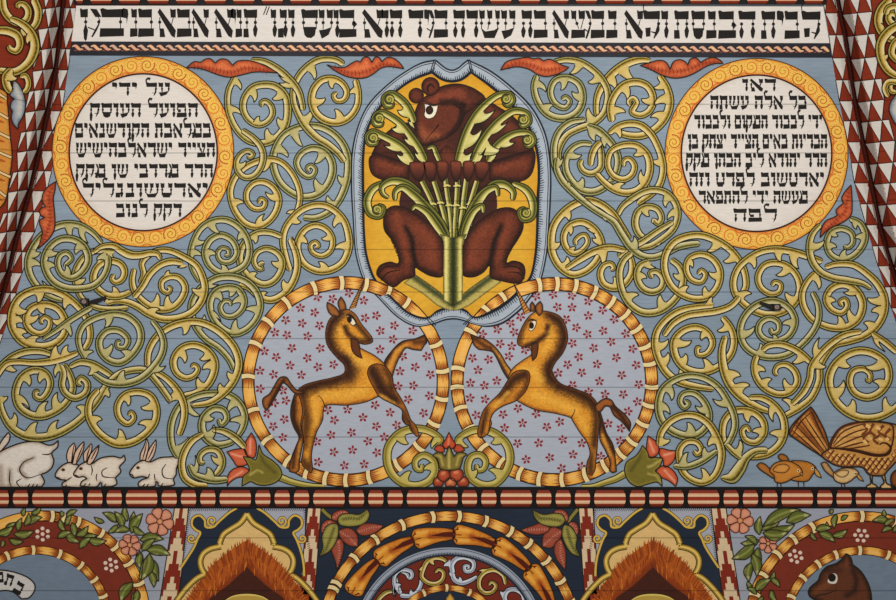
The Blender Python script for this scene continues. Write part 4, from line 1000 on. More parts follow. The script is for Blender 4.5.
for s, nd in (('432,240 395,160 365,80 328,5', [(372, 95)]), ('440,240 420,150 400,80 376,5', [(402, 90)]), ('450,240 440,120 430,60 422,-5', [(436, 100), (428, 22)]), ('458,240 464,120 468,60 470,-5', [(465, 100), (468, 22)]), ('466,240 488,140 496,70 506,-5', [(490, 110)]), ('474,240 505,150 525,80 548,5', [(520, 95)])):
    stalk(s, B2, 4.6, 0.0082, nd)
p.build('stalk_fan', bq)
FROND = dict(PALM, lite=(196, 184, 104), hi=(226, 216, 160), mid=(120, 116, 44))
def frond(k, s, w, barbs='', d=0.0088, flip=None, name='frond'):
    L, _ = crom(pts(s, k), False, 1.3); ww = np.interp(np.linspace(0, 1, len(L)), np.linspace(0, 1, len(w)), w) * (.76 if k is B1 else .9)
    pad, *_r = strand_mesh(L, None, ww, d, PALM, flip, False)
    for bs in barbs.split():
        a, b = bs.split('>'); bx, by = map(float, a.split(',')); tx, ty = map(float, b.split(','))
        q = barb(k[0] + bx / k[2], k[1] + by / k[2], k[0] + tx / k[2], k[1] + ty / k[2], L, np.gradient(L, axis=0) / np.maximum(np.hypot(*np.gradient(L, axis=0).T), 1e-6)[:, None], ww * 1.5, d + 2e-4, FROND)
        pad.add(q.v, q.c, q.f)
    if len(w) >= 6 and w[-1] == 4:      # rolled tip
        c = L[-1] * .6 + L[max(0, len(L) - 14)] * .4; e = d + 6e-4
        pad.disc(c[0], c[1], 5.4, 5.4, e, PALM['ink'], 22, skirt=True); pad.disc(c[0], c[1], 4.6, 4.6, e + 5e-5, PALM['band'], 22, col2=PALM['mid'])
        sg = 1 if c[0] > 453 else -1
        pad.stroke([(c[0] + (4.0 - 3.4 * u) * math.cos(sg * (u * 9 - 1.0)), c[1] + (4.0 - 3.4 * u) * math.sin(sg * (u * 9 - 1.0))) for u in np.linspace(0, 1, 26)], e + 1e-4, PALM['lite'], [1.7, 1.5, 1.0, .7], dense=True)
    pad.build(name, bq)
frond(B1, '398,446 385,415 372,388 348,396', [5, 6, 5, 3])
frond(B1, '342,446 320,400 285,348 245,298 205,268 165,250 138,268 140,298 165,300 168,280', [8, 9, 9, 8.5, 8, 7, 5.5, 4], '330,420>295,402 290,360>252,348 250,300>205,312')
frond(B1, '292,446 255,395 212,365 170,344 130,328 110,345 118,375 145,374 148,356', [8, 9, 9, 8, 7, 5.5, 4], '280,425>222,412 225,370>172,380', d=0.0085)
frond(B1, '298,290 285,258 265,222 235,192 205,176 178,192 182,222 206,225 210,205', [7, 8.5, 9, 8.5, 7.5, 6, 4], '298,300>272,278 275,240>230,240', d=0.0090)
frond(B1, '470,446 485,390 510,320 545,258 590,210 640,178 680,178 692,205 668,222 652,205', [8, 9, 9, 8.5, 8, 7, 6, 4], '475,430>532,402 500,350>570,312 550,255>622,238')
frond(B1, '530,446 560,382 600,322 650,272 700,244 748,256 756,290 730,306 718,286', [8, 9, 9, 8.5, 8, 6.5, 4], '535,430>583,392 570,375>640,398 620,300>675,285', d=0.0090)
frond(B1, '590,446 620,392 660,355 710,332 760,336 776,365 755,386 735,370', [8, 9, 8.5, 7.5, 6, 4], '600,420>632,400 655,358>702,368', d=0.0086)
frond(B2, '428,230 395,172 345,112 295,60 248,30 222,48 220,82', [8, 11, 11, 10, 9, 6, 3])
frond(B2, '320,55 265,15 205,5 168,30 172,55 195,72', [6, 8, 8.5, 7.5, 5, 2.5], d=0.0085)
frond(B2, '180,8 130,38 108,90 125,135 160,142 172,112 148,102', [4, 7.5, 8, 7.5, 6, 4], d=0.0083)
frond(B2, '418,228 382,175 345,128 300,106 288,122', [6, 8, 8, 6, 3], d=0.0092)
frond(B2, '486,232 518,150 548,90 588,42 624,32 632,66', [8, 11, 11, 10, 7, 3])
frond(B2, '570,55 620,18 662,20 692,48 690,82', [6, 8, 8.5, 6.5, 3], d=0.0085)
frond(B2, '690,12 745,40 772,92 764,148 732,156 720,124 745,114', [4, 7.5, 8, 7.5, 6, 4], d=0.0083)
frond(B2, '490,238 508,175 538,122 570,104 574,132', [6, 8, 8, 6, 3], d=0.0092)
p = Pad()
p.fill(pts('398,215! 413,250 414,300 413,400 414,480! 450,506! 490,480! 491,400 490,300 492,250 508,215! 450,232!', B2), 0.0096, (112, 108, 44), marks=[(pts('424,230 424,480', B2), 4.6, (218, 202, 122), 1), (pts('482,240 481,478', B2), 4.4, (212, 196, 112), 1), (pts('453,205 453,500', B2), 5.2, (36, 42, 18), 1)], res=1.2, edge=(1.4, (40, 38, 18), .9))
p.build('trunk', bq)
for dz, s, ln in ((0.0062, '455,478! 455,520 400,508 330,455 255,412! 300,376! 380,432 440,478', '300,392 380,450 450,500'), (0.0060, '448,478! 448,520 505,508 580,455 645,408! 598,376! 520,432 462,478', '600,392 520,452 455,500')):
    p = Pad(); p.fill(pts(s, B2), dz, (180, 162, 86), marks=[(pts(ln, B2), 5.5, (58, 64, 32), .97)], edge=(1.4, (40, 38, 18), .9), res=1.3); p.build('crossed_stem', bq)

# ---------------------------------------------------------------- unicorn rings
def bamboo(name, parent, cx, cy, ro, ri, a0, a1, bands, d, closed=True, skirt0=None, dark=(150, 74, 18), n=200, bandw=.042):
    """segmented orange ring; ro, ri = (rx, ry) pairs; bands = angles of the pale knuckles."""
    p = Pad()
    A = np.linspace(a0, a1, n + (0 if not closed else 1))
    if closed: A = A[:-1]
    bs = sorted(bands)
    cols_q = [0, .085, .09, .3, .6, .905, .91, 1]
    def shade(a):
        ds = []
        for k, b in enumerate(bs):
            dd = (a - b + math.pi) % (2 * math.pi) - math.pi
            ds.append(dd)
        nearest = min((abs(x), x) for x in ds)
        return nearest
    gap = np.median(np.diff(bs)) if len(bs) > 1 else .3
    vs, cs = [], []
    for q in cols_q:
        for a in A:
            rx = ro[0] + (ri[0] - ro[0]) * q; ry = ro[1] + (ri[1] - ro[1]) * q
            vs.append((cx + rx * math.cos(a), cy + ry * math.sin(a), d))
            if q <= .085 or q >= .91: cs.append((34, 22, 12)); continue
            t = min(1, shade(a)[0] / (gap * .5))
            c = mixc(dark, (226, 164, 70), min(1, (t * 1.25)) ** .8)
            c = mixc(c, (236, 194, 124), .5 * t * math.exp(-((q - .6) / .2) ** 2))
            cs.append(c)
    m = len(A)
    rng = range(m) if closed else range(m - 1)
    p.add(vs, cs, [(k * m + i, k * m + (i + 1) % m, (k + 1) * m + (i + 1) % m, (k + 1) * m + i) for k in range(len(cols_q) - 1) for i in rng])
    if closed:
        p.skirt([v[:2] for v in vs[:m]], d, (44, 28, 16), d0=skirt0); p.skirt([v[:2] for v in vs[-m:]], d, (44, 28, 16), d0=skirt0)
    else: p.skirt([v[:2] for v in vs[:m]] + [v[:2] for v in vs[-m:][::-1]], d, (44, 28, 16), d0=skirt0)
    # brushed streaks either side of each knuckle
    for b in bs:
        for sg in (-1, 1):
            for k in range(7):
                f = .12 + .76 * k / 6; rx = ro[0] + (ri[0] - ro[0]) * f; ry = ro[1] + (ri[1] - ro[1]) * f
                l = gap * random.uniform(.16, .4)
                aa = [b + sg * (bandw * .5 + l * u) for u in (0, .5, 1)]
                p.stroke([(cx + rx * math.cos(x), cy + ry * math.sin(x)) for x in aa], d + 1e-4, (138, 62, 16), [1.3, .8, .2])
    ob = p.build(name, parent)
    for b in bs:
        q = Pad(); v2 = []
        N = 7
        for f in np.linspace(-.01, 1.01, N):
            rx = ro[0] + (ri[0] - ro[0]) * f; ry = ro[1] + (ri[1] - ro[1]) * f
            bow = .012 * math.sin(math.pi * f)
            for e in (-bandw * .5 - .009, -bandw * .5, bandw * .5, bandw * .5 + .009):
                v2.append((cx + rx * math.cos(b + e + bow), cy + ry * math.sin(b + e + bow), d + 3e-4))
        dk = (52, 32, 16); lt = (222, 198, 142)
        vs3, cs3, fs3 = [], [], []
        for k, (i0, i1, c) in enumerate(((0, 1, dk), (1, 2, lt), (2, 3, dk))):
            o = len(vs3)
            for r in range(N): vs3 += [v2[r * 4 + i0], v2[r * 4 + i1]]; cs3 += [c, c]
            fs3 += [(o + 2 * r, o + 2 * r + 1, o + 2 * r + 3, o + 2 * r + 2) for r in range(N - 1)]
        q.add(vs3, cs3, fs3)
        q.skirt([v2[r * 4][:2] for r in range(N)] + [v2[r * 4 + 3][:2] for r in range(N - 1, -1, -1)], d + 3e-4, dk, d0=d)
        q.build('knuckle', ob)
    return ob
def angs(cx, cy, s, k): return [math.atan2(y - cy, x - cx) for x, y, _ in pts(s, k)]
U1, U2, U3, U4 = K(240, 270, 4), K(240, 370, 4), K(450, 270, 4), K(450, 370, 4)
def blossoms(parent, data):
    for s, k in data:
        for x, y, _ in pts(s, k):
            q = Pad(); rot = random.uniform(0, 6.28)
            for i in range(5):
                a = rot + i * 2 * math.pi / 5
                q.disc(x + 3.0 * math.cos(a), y + 3.0 * math.sin(a), 2.1, 1.45, 0.0020, (170, 140, 146), 10, a)
                q.disc(x + 3.0 * math.cos(a), y + 3.0 * math.sin(a), 1.75, 1.15, 0.0021, (122, 36, 40), 8, a)
            q.disc(x, y, .75, .75, 0.0022, (120, 36, 40), 6)
            q.build('blossom', parent, M_LINE)
def ring(label, cx, cy, ro, ri, knuckles, flowers):
    t = thing('bamboo_ring', cx, cy + ro[1], label, 'painted ring', 'unicorn rings')
    p = Pad(); p.fill([(cx + (ri[0] + 4) * math.cos(a), cy + (ri[1] + 4) * math.sin(a)) for a in np.linspace(0, 6.2832, 120)[:-1]], 0.0016, (162, 167, 178), raw=True, res=8.0)
    g = p.build('ground', t)
    blossoms(g, flowers)
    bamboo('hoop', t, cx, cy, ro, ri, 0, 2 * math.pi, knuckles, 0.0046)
    return t
LB = angs(345.7, 381.3, '405,50 295,75 185,135 110,210 62,298 33,427 504,55 592,92 665,135 788,297 813,402 805,512', U1) + angs(345.7, 381.3, '45,162 105,280 185,368 262,418 342,432 425,440 518,423 630,372 712,300 775,210', U2)
RB = angs(554.3, 382, '75,247 25,395 140,158 210,110 355,55 427,53 502,62 577,90 645,130 700,180 742,240 780,307 800,374 805,466 798,540 32,470 45,552', U3) + angs(554.3, 382, '95,225 136,308 203,372 280,412 358,435 450,443 545,425 618,378 690,338 737,290 775,215 ', U4)
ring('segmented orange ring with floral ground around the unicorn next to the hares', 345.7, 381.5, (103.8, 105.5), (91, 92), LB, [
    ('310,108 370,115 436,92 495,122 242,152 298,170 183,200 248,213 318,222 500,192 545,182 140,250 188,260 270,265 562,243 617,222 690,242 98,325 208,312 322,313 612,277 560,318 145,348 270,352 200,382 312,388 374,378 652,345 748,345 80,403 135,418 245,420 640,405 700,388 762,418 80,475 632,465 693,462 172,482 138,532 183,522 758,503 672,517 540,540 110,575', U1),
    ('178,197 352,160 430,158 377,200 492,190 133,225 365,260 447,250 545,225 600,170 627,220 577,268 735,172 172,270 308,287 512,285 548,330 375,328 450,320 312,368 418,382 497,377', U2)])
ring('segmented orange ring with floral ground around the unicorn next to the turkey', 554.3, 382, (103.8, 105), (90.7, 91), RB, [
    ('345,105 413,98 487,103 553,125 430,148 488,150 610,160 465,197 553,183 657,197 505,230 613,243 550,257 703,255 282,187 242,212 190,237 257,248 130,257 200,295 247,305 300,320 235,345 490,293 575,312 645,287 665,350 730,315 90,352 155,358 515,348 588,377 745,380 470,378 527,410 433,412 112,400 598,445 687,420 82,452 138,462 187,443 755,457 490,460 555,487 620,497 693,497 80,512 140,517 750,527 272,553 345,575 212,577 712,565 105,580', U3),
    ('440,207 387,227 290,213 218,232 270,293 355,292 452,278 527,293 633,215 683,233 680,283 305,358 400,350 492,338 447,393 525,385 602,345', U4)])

# ---------------------------------------------------------------- unicorns
UG, UD, UB = (208, 138, 40), (46, 22, 12), (132, 70, 20)
def unicorn(k, label, face):
    t = thing('unicorn', *face['foot'], label, 'unicorn', 'rearing unicorns')
    p = Pad()
    for s in face['back_parts']:
        P_ = pts(s[0], k); p.fill(P_, 0.0064, s[1], edge=(2.6, UD, .9), marks=[(pts(m[0], k), m[1], m[2], m[3]) for m in s[2]], res=1.3, jit=.05)
        p.stroke(outline(P_), 0.0065, INK, 1.0, closed=True, dense=True)
    for s in face['body']:
        P_ = pts(s[0], k); p.fill(P_, s[3], s[1], edge=(3.0, UB, .85), marks=[(pts(m[0], k), m[1] * (1.45 if m[2] == DK else 1.0), m[2], m[3]) for m in s[2]], res=1.2, jit=.08)
        p.stroke(outline(P_), s[3] + 1e-4, INK, 1.0, closed=True, dense=True)
    for s, w in face['lines']: p.stroke(pts(s, k), 0.0077, INK, w)
    for s, n, ln, dv in face['fur']: fur(p, s, k, 0.0075, (64, 32, 14), n, ln, dv, .8)
    p.build('body', t)
    for e in face['ears']:
        q = Pad(); P_ = pts(e, k); q.fill(P_, 0.0078, (150, 90, 40), edge=(2.3, UD, .98), res=1.0); q.stroke(outline(P_), 0.0079, INK, .9, closed=True, dense=True); q.build('ear', t)
    h = face['horn']; a, b, tip = [np.array(x[:2]) for x in pts(h, k)]
    q = Pad(); q.fill([tuple(a), tuple(b), tuple(tip)], 0.0080, (196, 132, 60), raw=True, res=1.0, edge=(1.0, (110, 62, 22), .8))
    for u in np.linspace(.06, .92, 11):
        l = a + (tip - a) * u; r = b + (tip - b) * min(1, u + .05)
        q.stroke([l, (l + r) / 2 + (0, .5), r], 0.0082, (84, 46, 18), .9)
    q.stroke([a, tip], 0.0082, INK, .8); q.stroke([b, tip], 0.0082, INK, .8)
    q.build('horn', t)
    q = Pad(); P_ = pts(face['eye'], k); q.fill(P_, 0.0079, (224, 212, 184)); q.stroke(outline(P_), 0.0080, INK, .8, closed=True, dense=True)
    x, y = pts(face['pupil'], k)[0][:2]; q.disc(x, y, 2.5, 3.4, 0.0081, (30, 18, 12), 14)
    q.stroke(pts(face['brow'], k), 0.0081, (40, 22, 12), [.8, 1.8, .8]); q.build('eye', t)
    q = Pad(); P_ = pts(face['beard'], k); q.fill(P_, 0.0078, (92, 48, 22), edge=(1.6, UD, .8), res=1.2); q.stroke(outline(P_), 0.0079, INK, .8, closed=True, dense=True); q.build('beard', t)
    q = Pad(); P_ = pts(face['tail'], k); q.fill(P_, 0.0072, (150, 84, 34), edge=(2.4, UD, .95), marks=[(pts(face['tail_dark'], k), 4, UD, .9)], res=1.2); q.stroke(outline(P_), 0.0073, INK, 1.0, closed=True, dense=True); q.build('tail', t)
    return t
DK = (46, 23, 12); LT = (228, 172, 66)
unicorn(U1, 'golden brown unicorn rearing inside the ring next to the hares, facing the other unicorn', dict(
    foot=(300, 474),
    back_parts=[('575,380 610,320 650,285 700,275 740,258! 747,290 738,300! 725,322! 690,318 665,312 640,345 622,385 605,430', (176, 104, 34), [('595,400 625,325 665,300', 4, LT, .5), ('580,375 615,310 660,280 740,262', 3.5, DK, .9), ('700,290 745,285', 5, DK, .7)]),
                ('232,480 208,530 203,585 216,630 236,670 226,700 206,750 196,790 198,805! 206,808! 222,812! 236,800 238,770 246,720 262,640 280,560', (180, 108, 34), [('215,520 215,600 240,660', 6, DK, .95), ('222,700 212,790', 4, DK, .8), ('245,690 238,760', 3, LT, .5)])],
    body=[('530,287 528,270 515,252 485,215 458,174 420,156 385,172 357,200 343,248 350,300 388,350 418,382 417,412 372,430 310,444 258,460 228,484 212,525 232,500 250,560 243,620 256,680 250,740 246,770 264,795! 284,812! 290,800 286,740 306,650 330,600 340,545 430,540 500,528 548,508 600,480 612,440 600,410 570,368 535,340 500,322 462,300 446,272 470,288 500,297', UG,
           [('400,170 362,215 350,270 372,325 420,370', 8, DK, .97), ('420,375 425,410 380,438 310,452 245,475', 10, DK, .97), ('425,400 440,430 450,400', 9, DK, .6), ('228,490 222,540', 6, DK, .9), ('330,600 300,680 285,780', 4, DK, .7), ('250,760 275,800', 5, DK, .8), ('250,500 268,600 255,700', 6, DK, .75), ('440,180 470,220 505,260 528,285', 4, DK, .8), ('420,228 430,255 470,285 520,290', 3.5, DK, .9), ('470,360 520,380 540,440', 9, LT, .7), ('330,500 420,500 500,480', 9, LT, .6), ('300,520 310,620', 6, LT, .6), ('400,240 420,300 450,340', 6, LT, .55), ('345,540 430,536 500,522', 3, (150, 84, 26), .7)], 0.0068),
          ('510,412 520,385 548,375 585,388 606,420 618,470 645,515 668,560 684,600 702,620 714,650 716,662! 706,665! 690,648! 682,640 676,620 664,618! 650,600 648,560 620,540 560,508 540,480', (190, 116, 34),
           [('525,395 545,430 570,480 620,520', 9, DK, .95), ('585,390 605,430 612,470', 5, DK, .8), ('560,500 620,535', 3, LT, .8), ('655,570 690,650', 5, DK, .75)], 0.0074)],
    lines=[('340,545 330,520 315,500', [1.2, .6]), ('650,560 655,600 664,618', [1, 1]), ('676,600 690,648', [1, .8]), ('262,560 248,620 256,680', [.6, 1.1, .8]), ('496,295 480,290 462,280', [.6, 1.2])],
    fur=[('430,400 380,432 310,448 260,464', 40, 4.6, (.2, .9)), ('345,250 352,300 385,345 418,380', 26, 4.4, (.9, .1)), ('530,390 560,450 610,510', 16, 3.6, (.5, .6))],
    ears=['400,165! 392,130 404,106! 420,130 426,158!', '392,188! 362,178 348,150 349,128! 375,142 392,160 400,178!'],
    horn='436,158 462,150 500,32', eye='428,182! 440,186 456,198 464,214! 452,222 440,212 432,200', pupil='438,198', brow='424,178 444,182 466,206',
    beard='444,272! 470,280 478,300 482,330 490,354! 468,345 450,325 444,300', tail='258,490 225,495 205,480 190,462 172,452 160,475 138,515 118,548 104,563! 92,540 92,515 118,495 138,462 160,430 185,428 205,455 225,478 250,486', tail_dark='120,540 150,480 175,442'))
unicorn(U3, 'golden brown unicorn rearing inside the ring next to the turkey, facing the other unicorn', dict(
    foot=(600, 474),
    back_parts=[('238,440 212,405 188,355 170,328 148,322 115,318! 96,300 82,256! 110,268! 135,275 172,300 202,335 225,375 248,410', (176, 104, 34), [('180,320 215,375 240,420', 4, LT, .5), ('160,310 200,370 232,430', 3.5, DK, .7), ('90,270 150,310', 4.5, DK, .7)]),
                ('575,520 590,560 600,590 600,680 620,720 640,770 636,800! 650,812! 666,806! 662,760 652,700 625,650 608,590 590,540', (184, 112, 36), [('600,600 625,660 655,730', 4.5, DK, .85), ('610,660 640,740', 3, LT, .5)])],
    body=[('272,297 270,278 285,235 312,190 340,168 385,165 440,186 464,230 470,280 452,330 416,378 408,412 440,452 500,476 552,496 585,528 592,570 596,600 590,690 582,780 580,798 568,822! 546,812! 548,770 560,735 548,690 520,650 492,605 484,592 430,575 340,558 285,532 268,520 232,440 250,395 290,362 326,335 318,312 296,308', UG,
           [('400,175 445,210 462,270 440,330 405,380 405,420', 8, DK, .97), ('405,400 440,460 510,486 580,530', 10, DK, .97), ('420,420 400,440', 9, DK, .5), ('585,540 588,600 580,700', 6, DK, .85), ('310,195 285,240 275,290', 4, DK, .75), ('390,225 388,255 350,285 300,305', 3.5, DK, .9), ('290,400 330,400 360,440', 9, LT, .7), ('340,500 430,530 500,560', 9, LT, .65), ('520,590 545,640', 6, LT, .6), ('400,250 395,300 370,330', 6, LT, .55), ('285,530 340,556 430,572', 3, (150, 84, 26), .7), ('560,740 562,810', 5, DK, .8)], 0.0068),
          ('320,425 312,405 285,400 255,410 232,440 200,490 160,530 132,565 118,610 110,650 113,664! 122,672! 132,668! 152,655! 158,640 166,610 162,600 175,570 210,545 268,520 305,480', (194, 122, 36),
           [('300,415 250,440 205,500', 7, DK, .9), ('318,430 300,480 270,515', 4, DK, .7), ('230,490 180,545', 4, LT, .7), ('145,560 125,650', 4, DK, .75)], 0.0074)],
    lines=[('484,592 496,570 500,555', [1.2, .6]), ('135,600 130,640 122,672', [1, .8]), ('160,600 154,650', [1, .8]), ('300,306 318,302 340,288', [.6, 1.2])],
    fur=[('405,395 440,450 500,472 560,500', 38, 4.6, (-.3, .9)), ('466,250 455,320 420,375', 26, 4.4, (-.9, .1)), ('300,405 250,425 210,480', 16, 3.4, (.5, .6))],
    ears=['322,165! 320,140 328,126! 338,140 340,165!', '345,170! 342,145 360,124! 370,140 368,172 356,184!'],
    horn='298,178 322,168 255,55', eye='322,208! 334,202 344,205 340,228 325,244 314,238! 322,225', pupil='326,222', brow='312,204 328,198 346,202',
    beard='326,300! 350,290 352,320 344,350 330,364! 326,345 326,320', tail='580,545 605,520 622,513 645,520 662,545 700,578 722,612 718,646! 700,622 685,605 655,580 638,548 622,545 602,566 585,565', tail_dark='650,545 690,590 715,630'))

# ---------------------------------------------------------------- scrolls and fruit between the rings
C7 = K(376, 420)
SC = 'green scrolls flanking the pomegranate'
VZ[0] = 5.6
SP = dict(ink=(46, 42, 18), rim=(150, 134, 56), band=(122, 108, 40), mid=(158, 140, 60), lite=(182, 164, 86), hi=(196, 180, 106), tick=(96, 84, 30))
vine('S1', 'green scroll looped through the ring on the hares side of the pomegranate', C7, '275,262 272,298 242,292 235,245 280,210 335,235 352,300 320,360 240,392 150,370 90,312 66,230 80,150 150,75 250,52 330,72 388,120 350,150',
     [4, 6, 7, 8, 8, 8, 8.5, 8.5, 8.5, 8, 7, 4], '360,300>285,300 180,370>212,308 160,75>195,140 380,110>335,170', SP, group=SC, ticks=False)
vine('S2', 'green scroll looped through the ring on the turkey side of the pomegranate', C7, '600,262 606,298 640,294 655,245 620,208 570,220 548,285 572,350 640,388 710,380 770,318 800,235 782,150 705,78 610,58 540,78 485,125 520,150',
     [4, 6, 7, 8, 8, 8, 8.5, 8.5, 8.5, 8, 7, 4], '555,320>600,290 740,350>672,300 730,95>685,135 500,110>552,158', SP, group=SC, ticks=False)
pg = thing('pomegranate', 449, 487, 'cluster of red fruit with olive sepals and a pointed red bud between the two rings', 'painted fruit')
for x, y, r, c in ((372, 372, 32, (160, 66, 38)), (405, 330, 38, (170, 72, 42)), (480, 325, 42, (174, 74, 44)), (520, 372, 36, (164, 68, 40)), (446, 378, 34, (196, 112, 64))):
    q = Pad(); cx, cy, rr = 376 + x / 5.973, 420 + y / 5.973, r / 5.973
    L_ = [(cx + rr * math.cos(a), min(486.6, cy + rr * math.sin(a)), False) for a in np.linspace(0, 6.283, 26)[:-1]]
    q.fill(L_, 0.0066 + .0002 * (x % 7), c, edge=(3.0, (90, 30, 18), .95), marks=[([(cx - 1.5, cy - 2), (cx + .5, cy - 2.5)], 3, (222, 140, 96), .8)], res=1.0, raw=True)
    q.stroke(L_, 0.0068 + .0002 * (x % 7), INK, 1.0, closed=True, dense=True)
    q.build('fruit', pg)
q = Pad(); P_ = pts('340,215 365,192 395,196 412,218! 422,190 436,155! 455,190 466,218! 485,196 515,192 546,205! 524,222 515,250 498,290 440,300 384,290 372,250 362,228', C7)
q.fill(P_, 0.0081, (122, 106, 44), edge=(2.4, (66, 58, 22), .8), marks=[(pts('436,170 436,285', C7), 2.4, (186, 168, 90), .9), (pts('350,212 385,215 400,270', C7), 2, (180, 160, 84), .8), (pts('530,208 495,215 480,270', C7), 2, (180, 160, 84), .8)], res=1.0)
q.stroke(outline(P_), 0.0083, INK, 1.1, closed=True, dense=True); q.build('sepal', pg)
for s, c in (('436,72! 455,110 476,150 452,172 436,155! 420,172 398,150 418,110', (186, 76, 44)), ('345,172! 370,150 400,158 408,188 372,192', (180, 72, 42)), ('532,180! 505,148 476,150 466,180 490,194', (180, 72, 42))):
    q = Pad(); P_ = pts(s, C7); q.fill(P_, 0.0071, c, edge=(2.0, (120, 32, 18), .8), res=1.0, marks=[(pts('436,90 432,150', C7), 1.6, (222, 130, 90), .9)]); q.stroke(outline(P_), 0.0072, INK, 1.0, closed=True, dense=True); q.build('bud_petal', pg)

# ---------------------------------------------------------------- tulips
def tulip(k, cup, cm, petals, stem, label, foot):
    t = thing('tulip', *foot, label, 'painted flower', 'tulips under the rings')
    q = Pad(); L_, _ = crom(pts(stem, k)); ww = np.linspace(6, 3, len(L_)); pad, *_r = strand_mesh(L_, None, ww, 0.0040, SP, ticks=False); pad.build('stem', t)
    for s, v in petals:
        q = Pad(); P_ = pts(s, k); q.fill(P_, 0.0052, (198, 92, 58), edge=(2.8, (150, 54, 30), .95), marks=[(pts(v, k), 2.0, (224, 156, 122), .9)], res=1.1); q.stroke(outline(P_), 0.0053, INK, 1.1, closed=True, dense=True); q.build('petal', t, label='red petal')
    q = Pad(); P_ = pts(cup, k); q.fill(P_, 0.0060, (112, 100, 36), edge=(2.8, (158, 142, 62), .7), marks=[(pts(a, k), w, c, .85) for a, w, c in cm], res=1.1, jit=.04); q.stroke(outline(P_), 0.0061, INK, 1.2, closed=True, dense=True); q.build('cup', t, label='olive green cup')
tulip(U2, '76,298! 92,335 130,362 160,392 167,420 148,446 110,460 70,458 42,446 30,452 8,464! 14,425 38,402 30,375 12,346! 45,352 62,360 72,330', [('80,330 95,370 140,410', 3, (84, 76, 26)), ('40,420 70,400 90,410', 2, (176, 158, 80))],
      [('46,250! 19,294 17,320 32,344 56,351 66,320 62,280', '42,275 40,335'), ('-53,327! -18,317 19,317 29,344 32,374 -11,384 -28,361', '-35,335 20,350'), ('-51,465! -48,421 -25,395 9,387 36,401 22,424 -11,431 -38,448', '-42,440 10,405')], '150,425 210,448 280,462 340,465', 'olive and red tulip lying on the beaded band beside the hares side ring', (262, 487))
tulip(N10, '158,270! 188,310 200,345 240,342 278,350! 262,395 232,422! 265,455 276,516! 245,490 195,500 130,516 80,490 52,430 62,372 115,335 140,305', [('150,300 140,350 90,420', 3, (84, 76, 26)), ('270,355 220,390 190,400', 2.4, (178, 160, 84)), ('270,500 240,450 190,440', 2, (170, 150, 76))],
      [('190,213! 240,250 257,300 240,332 202,340 182,300', '195,235 225,310'), ('362,304! 320,300 262,290 262,335 278,352 290,400 340,370', '345,312 285,330'), ('357,516! 368,470 335,415 285,392 262,400 240,425 270,462 310,480', '352,490 290,420')], '60,435 0,470 -60,490 -140,515 -210,517', 'olive and red tulip lying on the beaded band beside the turkey side ring', (646, 488))
# ---------------------------------------------------------------- hares and rabbits
H1, H2 = K(0, 420), K(120, 420)
HC, HS = (214, 205, 192), (142, 120, 102)
def shape(parent, name, s, k, d, col, edge=None, marks=(), lw=1.45, res=1.4, jit=.03, ink=(), **kw):
    q = Pad(); P_ = pts(s, k)
    q.fill(P_, d, col, edge=edge, marks=[(pts(a, k), w, c, m) for a, w, c, m in marks], res=res, jit=jit)
    q.stroke(outline(P_), d + 1e-4, INK, lw, closed=True, dense=True)
    for l in ink: q.stroke(pts(l, k), d + .0006, (46, 30, 22), [.8, 1.4, .6])
    return q.build(name, parent, **kw)
def lines(parent, name, ls, k, d, col=INK, w=1.0, **kw):
    q = Pad()
    for s in ls: q.stroke(pts(s, k), d, col, [w * .6, w, w * .5])
    return q.build(name, parent, M_LINE, **kw)
t = thing('hare', 20, 487, 'largest grey white hare, cut off by the frame edge, tail raised, on the beaded band', 'hare')
shape(t, 'body', '-120,300 -60,230 0,190 60,160 150,132 230,130 290,150 320,145 348,122! 345,160 310,198 322,240 312,280 282,310 246,325! 266,370 250,398! 120,402 60,402 0,402 -120,402', H1, 0.0030, HC, (4, HS, .8), [('200,225 140,255 118,300 160,345', 4, HS, .7), ('60,300 60,400', 5, HS, .6), ('0,280 10,400', 6, HS, .6)], ink=['200,225 145,250 118,290 130,325 165,345 245,325', '60,300 58,370 70,402', '165,400 180,380', '190,400 205,380', '215,400 225,382', '120,402 100,370 130,350', '252,205 290,205 318,192'])
shape(t, 'ear', '-20,190! -5,150 20,110 50,74! 60,90 55,125 25,165 0,190', H1, 0.0034, (206, 190, 174), (2, (180, 120, 96), .6))
def rabbit(k, body, ears, eye, ink, label, foot, d):
    r = thing('rabbit', *foot, label, 'rabbit', 'rabbits on the beaded band')
    shape(r, 'body', body, k, d, (216, 202, 184), (3.4, HS, .8), ink=ink)
    for e in ears: shape(r, 'ear', e, k, d + .0003, (206, 176, 152), (2, (204, 150, 124), .6), lw=1.25)
    q = Pad(); x, y = pts(eye, k)[0][:2]; q.disc(x, y, 2.0, 1.7, d + .0004, (120, 84, 50), 14); q.disc(x, y, 1.3, 1.2, d + .0005, (60, 36, 22), 12); q.build('eye', r)
rabbit(H1, '330,335 340,305 372,272 412,254 450,262 520,300 560,360 520,398 372,398! 372,378 400,360! 350,352', ['405,252! 398,215 412,168 442,136! 452,165 442,215 435,255!', '430,262! 448,195 478,150 502,128! 500,170 480,220 452,266!'], '378,297', ['335,340 350,345 362,352', '400,360 430,340', '390,398 400,385', '425,260 435,200 441,150', '455,250 480,190 498,145'], 'cream rabbit half hidden behind another rabbit, its nose nearest the largest hare', (66, 487), 0.0030)
